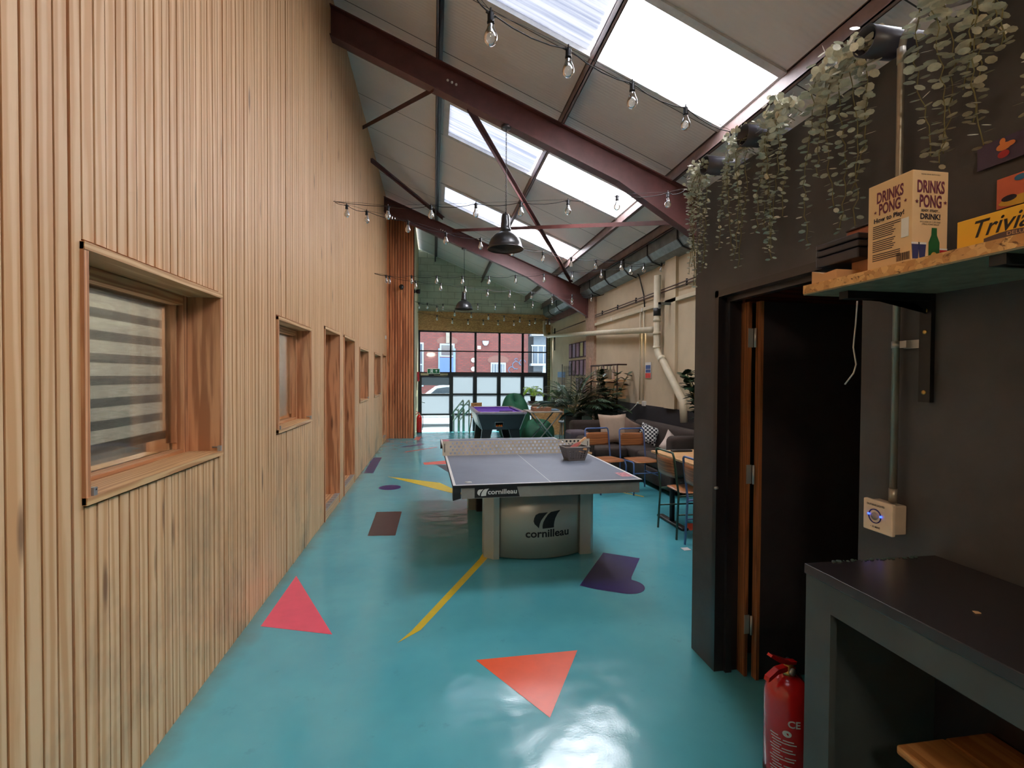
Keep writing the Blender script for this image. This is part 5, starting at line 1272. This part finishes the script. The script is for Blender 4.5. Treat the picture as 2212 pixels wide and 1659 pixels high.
# two pinned cards on the partition
def card(label, y, z, W, H, tilt, base, pic):
    r = thing('picture_card', label, 'picture', (1.492, y, z)); r.rotation_euler = (tilt, 0, 0)
    G().box(-.004, .0, -W, W, -H, H).build('card_sheet', base, r)
    for (cx, cz, rx, rz_, m, nn) in pic:
        p_ = [(-.0052-.0003*nn, cx+rx*math.cos(q), cz+rz_*math.sin(q)) for q in [2*PI*i/14 for i in range(14)]]
        G().add(p_, [tuple(range(14))[::-1]]).build('printed_shape', m, r)
    return r
O1 = paint('print_orange', (216, 130, 70), .6); R1 = paint('print_crimson', (170, 40, 50), .6)
card('purple card with small orange figure, upper right of the shelf', 1.045, 2.20, .11, .033, .0, paint('card_purple', (64, 50, 78), .4), [(.045, .008, .018, .010, O1, 1), (.048, .022, .007, .009, O1, 2), (.045, -.012, .014, .010, R1, 2), (.030, .010, .012, .007, O1, 2)])
card('coral and yellow card leaning behind the yellow box', 1.04, 2.085, .065, .04, .0, paint('card_coral', (206, 104, 74), .5), [(.0, -.028, .06, .013, paint('print_yellow', (212, 166, 60), .6), 1), (.035, -.018, .018, .008, MBk, 2), (.01, .028, .014, .008, paint('print_sky', (60, 120, 160), .6), 2)])
# counter
cn = thing('black_counter', 'dark painted high counter with open front below the shelf', 'counter', (1.275, .25, 0))
CT = paint('counter_paint', (62, 66, 66), .5, var=.15, scale=5); CTT = paint('counter_top_paint', (46, 42, 44), .26, var=.15, scale=5)
mods(G().box(-.221, .22, -1.1, 1.005, 1.032, 1.06).build('worktop', CTT, cn), .002)
G().box(-.217, -.197, .912, 1.001, 0, 1.032).box(-.217, -.197, -1.1, .912, .955, 1.032).build('front_frame', CT, cn)
G().box(-.197, .215, .981, 1.001, 0, 1.032).build('end_panel', CT, cn)
G().box(.20, .215, -1.1, .98, 0, 1.032).build('back_panel', M_BLACKPAINT, cn)
a = G(); random.seed(5)
for k in range(26): a.sphere((-.13+.011*k+random.uniform(-.004, .004), .998+random.uniform(-.004, .004), 1.061), random.uniform(.002, .007), 5, sz=.6)
a.build('paint_lumps', paint('counter_green_drips', (52, 72, 64), .6), cn)
tag(G().prism([(-.006, -.004), (.008, -.006), (.01, .003), (.0, .007)], 'Z', 0, .0015).build('paper_fleck', KR), 'tiny torn beige fleck on the dark counter top', 'paper').location = (1.22, .93, 1.0605)
so_ = thing('wooden_stool', 'light wooden stool tucked under the dark counter', 'stool', (1.325, .83, 0))
SW = wood('stool_wood', (206, 150, 92), (176, 120, 68), 'Y', .8, .45, .12, 0, .08, False)
mods(G().box(-.145, .0, -.25, .25, .625, .65).box(.002, .145, -.25, .25, .625, .65).build('seat', SW, so_), .006)
G().box(-.12, .12, -.22, -.20, .56, .625).box(-.12, .12, .20, .22, .56, .625).box(-.125, -.105, -.22, .22, .56, .625).build('apron', SW, so_)
# legs
for sx in (-1, 1):
    for sy in (-1, 1): G().box(*sorted((sx*.125, sx*.09)), *sorted((sy*.22, sy*.185)), 0, .625).build('leg', SW, so_)

# ================================================================== OUTSIDE
t = NT('asphalt'); t.base(t.ramp(t.noise(30), [(.3, lin((180, 180, 178))), (.7, lin((196, 196, 192)))])); M_ROAD = t.set(.9)
struct(G().box(-30, 40, YG+.1, 27, -.75, -.47).build('ground_street', M_ROAD))
t = NT('red_brick'); b = t.n('ShaderNodeTexBrick'); t.l(t.mp((1, 1, 1), rot=(PI/2, 0, 0)), b.inputs['Vector'])
b.inputs['Scale'].default_value = 1; b.inputs['Brick Width'].default_value = .24; b.inputs['Row Height'].default_value = .085; b.inputs['Mortar Size'].default_value = .014
b.inputs['Color1'].default_value = lin((88, 28, 21)); b.inputs['Color2'].default_value = lin((72, 21, 16)); b.inputs['Mortar'].default_value = lin((50, 30, 26))
t.base(b.outputs[0]); M_BRICK = t.set(.85)
bd = thing('brick_building', 'red brick building across the street beyond the glazing', 'building', (0, 26, -.47))
G().box(-14, 5.0, 0, 6, 0, 8.5).build('wall', M_BRICK, bd)
Zb = lambda z: z+.47
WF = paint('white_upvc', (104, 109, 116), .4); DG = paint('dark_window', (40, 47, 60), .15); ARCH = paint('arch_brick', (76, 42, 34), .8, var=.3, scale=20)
def bwin(x0, x1, z0, z1, bars, arch=True):
    f = G().box(x0, x1, -.03, .02, Zb(z0), Zb(z1)).build('window', WF, bd)
    G().box(x0+.08, x1-.08, -.05, -.03, Zb(z0)+.08, Zb(z1)-.08).build('pane', DG, f)
    if bars:
        a = G()
        for i in range(1, bars): xx = x0+(x1-x0)*i/bars; a.box(xx-.02, xx+.02, -.07, -.05, Zb(z0)+.05, Zb(z1)-.05)
        a.box(x0+.05, x1-.05, -.072, -.05, Zb((z0+z1)/2)-.03, Zb((z0+z1)/2)+.03).build('glazing_bars', WF, f)
    if arch:
        pts = [(x0-.1, Zb(z1)), (x1+.1, Zb(z1))] + [((x0+x1)/2+(x1-x0+.36)/2*math.cos(q), Zb(z1)+.12+.28*math.sin(q)) for q in (.1, .5, 1.0, 1.57, 2.1, 2.6, 3.04)]
        G().prism(pts, 'Y', -.015, .01).build('brick_arch', ARCH, f)
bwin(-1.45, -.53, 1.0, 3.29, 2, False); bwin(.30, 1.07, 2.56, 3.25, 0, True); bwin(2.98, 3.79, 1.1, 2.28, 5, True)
a = G().box(.30, 1.0, -.05, .02, Zb(.4), Zb(2.52)).build('door', paint('sky_blue_door', (40, 63, 104), .5), bd)
G().box(1.0, 1.12, -.06, .02, Zb(.4), Zb(3.0)).box(.22, .30, -.06, .02, Zb(.4), Zb(3.0)).build('door_frame', paint('pale_blue_frame', (70, 85, 102), .5), bd)
G().box(.62, .80, -.12, .0, Zb(3.27), Zb(8)).build('drainpipe', paint('cream_pipe', (94, 84, 74), .6), bd)
G().prism([(2.53, Zb(3.42)), (2.86, Zb(3.42)), (2.84, Zb(3.28)), (2.76, Zb(3.18)), (2.63, Zb(3.18)), (2.55, Zb(3.28))], 'Y', -.12, 0).build('alarm_box', WF, bd)
G().box(2.27, 2.44, -.08, 0, Zb(2.99), Zb(3.15)).build('junction_box', M_PLASTICW, bd)
for zz in (2.40, 1.93): G().lathe([(.12, 0), (.12, .08), (.06, .09)], (0, 0, 0), 16, M=Matrix.Translation((2.06, 0, Zb(zz))) @ Matrix.Rotation(PI/2, 4, 'X')).build('vent_cap', M_PLASTICW, bd)
# faint blue graffiti tag
a = G()
for cx, cz, r_ in ((4.1, 1.9, .16), (4.35, 2.15, .2), (4.7, 2.3, .16), (4.35, 2.45, .07)):
    p_ = arc(cx, Zb(cz), r_, 0, 5.2, 12); a.tube([(x, -.01, z) for x, z in p_], .02, 4)
a.build('graffiti', paint('graffiti_blue', (52, 70, 92), .6), bd)
b2 = thing('white_building', 'pale building with white balconies right of brick building', 'building', (5.4, 26.5, -.47))
G().box(0, 9, 0, 5, 0, 8.5).build('wall', paint('blue_grey_cladding', (68, 76, 88), .5), b2)
for z in (2.6, 4.2): G().box(-.3, 6, -.9, 0, z, z+.12).build('balcony_slab', WF, b2)
a = G()
for z in (2.72, 4.32):
    for k in range(16): a.box(-.25+k*.3, -.21+k*.3, -.88, -.85, z, z+.95)
    a.box(-.3, 6, -.9, -.84, z+.92, z+.98)
a.build('balcony_rail', WF, b2)
for x in (.35, .75): G().box(x, x+.16, -.8, -.65, 0, 2.6).build('column', WF, b2)
G().box(.0, 3, -.02, .0, .2, 2.3).build('dark_opening', paint('dark_opening', (46, 44, 46), .8), b2)
# street terrace wall behind glass and parked car
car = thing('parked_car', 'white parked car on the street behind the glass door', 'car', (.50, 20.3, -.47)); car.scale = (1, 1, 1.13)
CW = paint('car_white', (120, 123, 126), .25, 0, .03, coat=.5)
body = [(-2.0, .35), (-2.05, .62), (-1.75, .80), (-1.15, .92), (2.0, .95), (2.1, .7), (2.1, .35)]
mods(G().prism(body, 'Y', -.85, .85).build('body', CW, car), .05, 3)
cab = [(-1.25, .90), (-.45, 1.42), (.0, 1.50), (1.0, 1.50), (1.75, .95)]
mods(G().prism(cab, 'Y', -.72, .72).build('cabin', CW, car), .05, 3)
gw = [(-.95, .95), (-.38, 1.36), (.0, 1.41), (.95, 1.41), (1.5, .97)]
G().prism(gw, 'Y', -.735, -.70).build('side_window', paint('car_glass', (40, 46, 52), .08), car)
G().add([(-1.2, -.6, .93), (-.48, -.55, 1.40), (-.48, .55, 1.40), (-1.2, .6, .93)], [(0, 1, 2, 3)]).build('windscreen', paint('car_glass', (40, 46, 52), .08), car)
for x in (-1.3, 1.35):
    for s_ in (-1, 1): G().lathe([(.31, -.1), (.33, -.08), (.33, .08), (.31, .1)], (0, 0, 0), 24, M=Matrix.Translation((x, s_*.78, .33)) @ Matrix.Rotation(PI/2, 4, 'X')).build('wheel', paint('tyre', (30, 30, 32), .8), car)
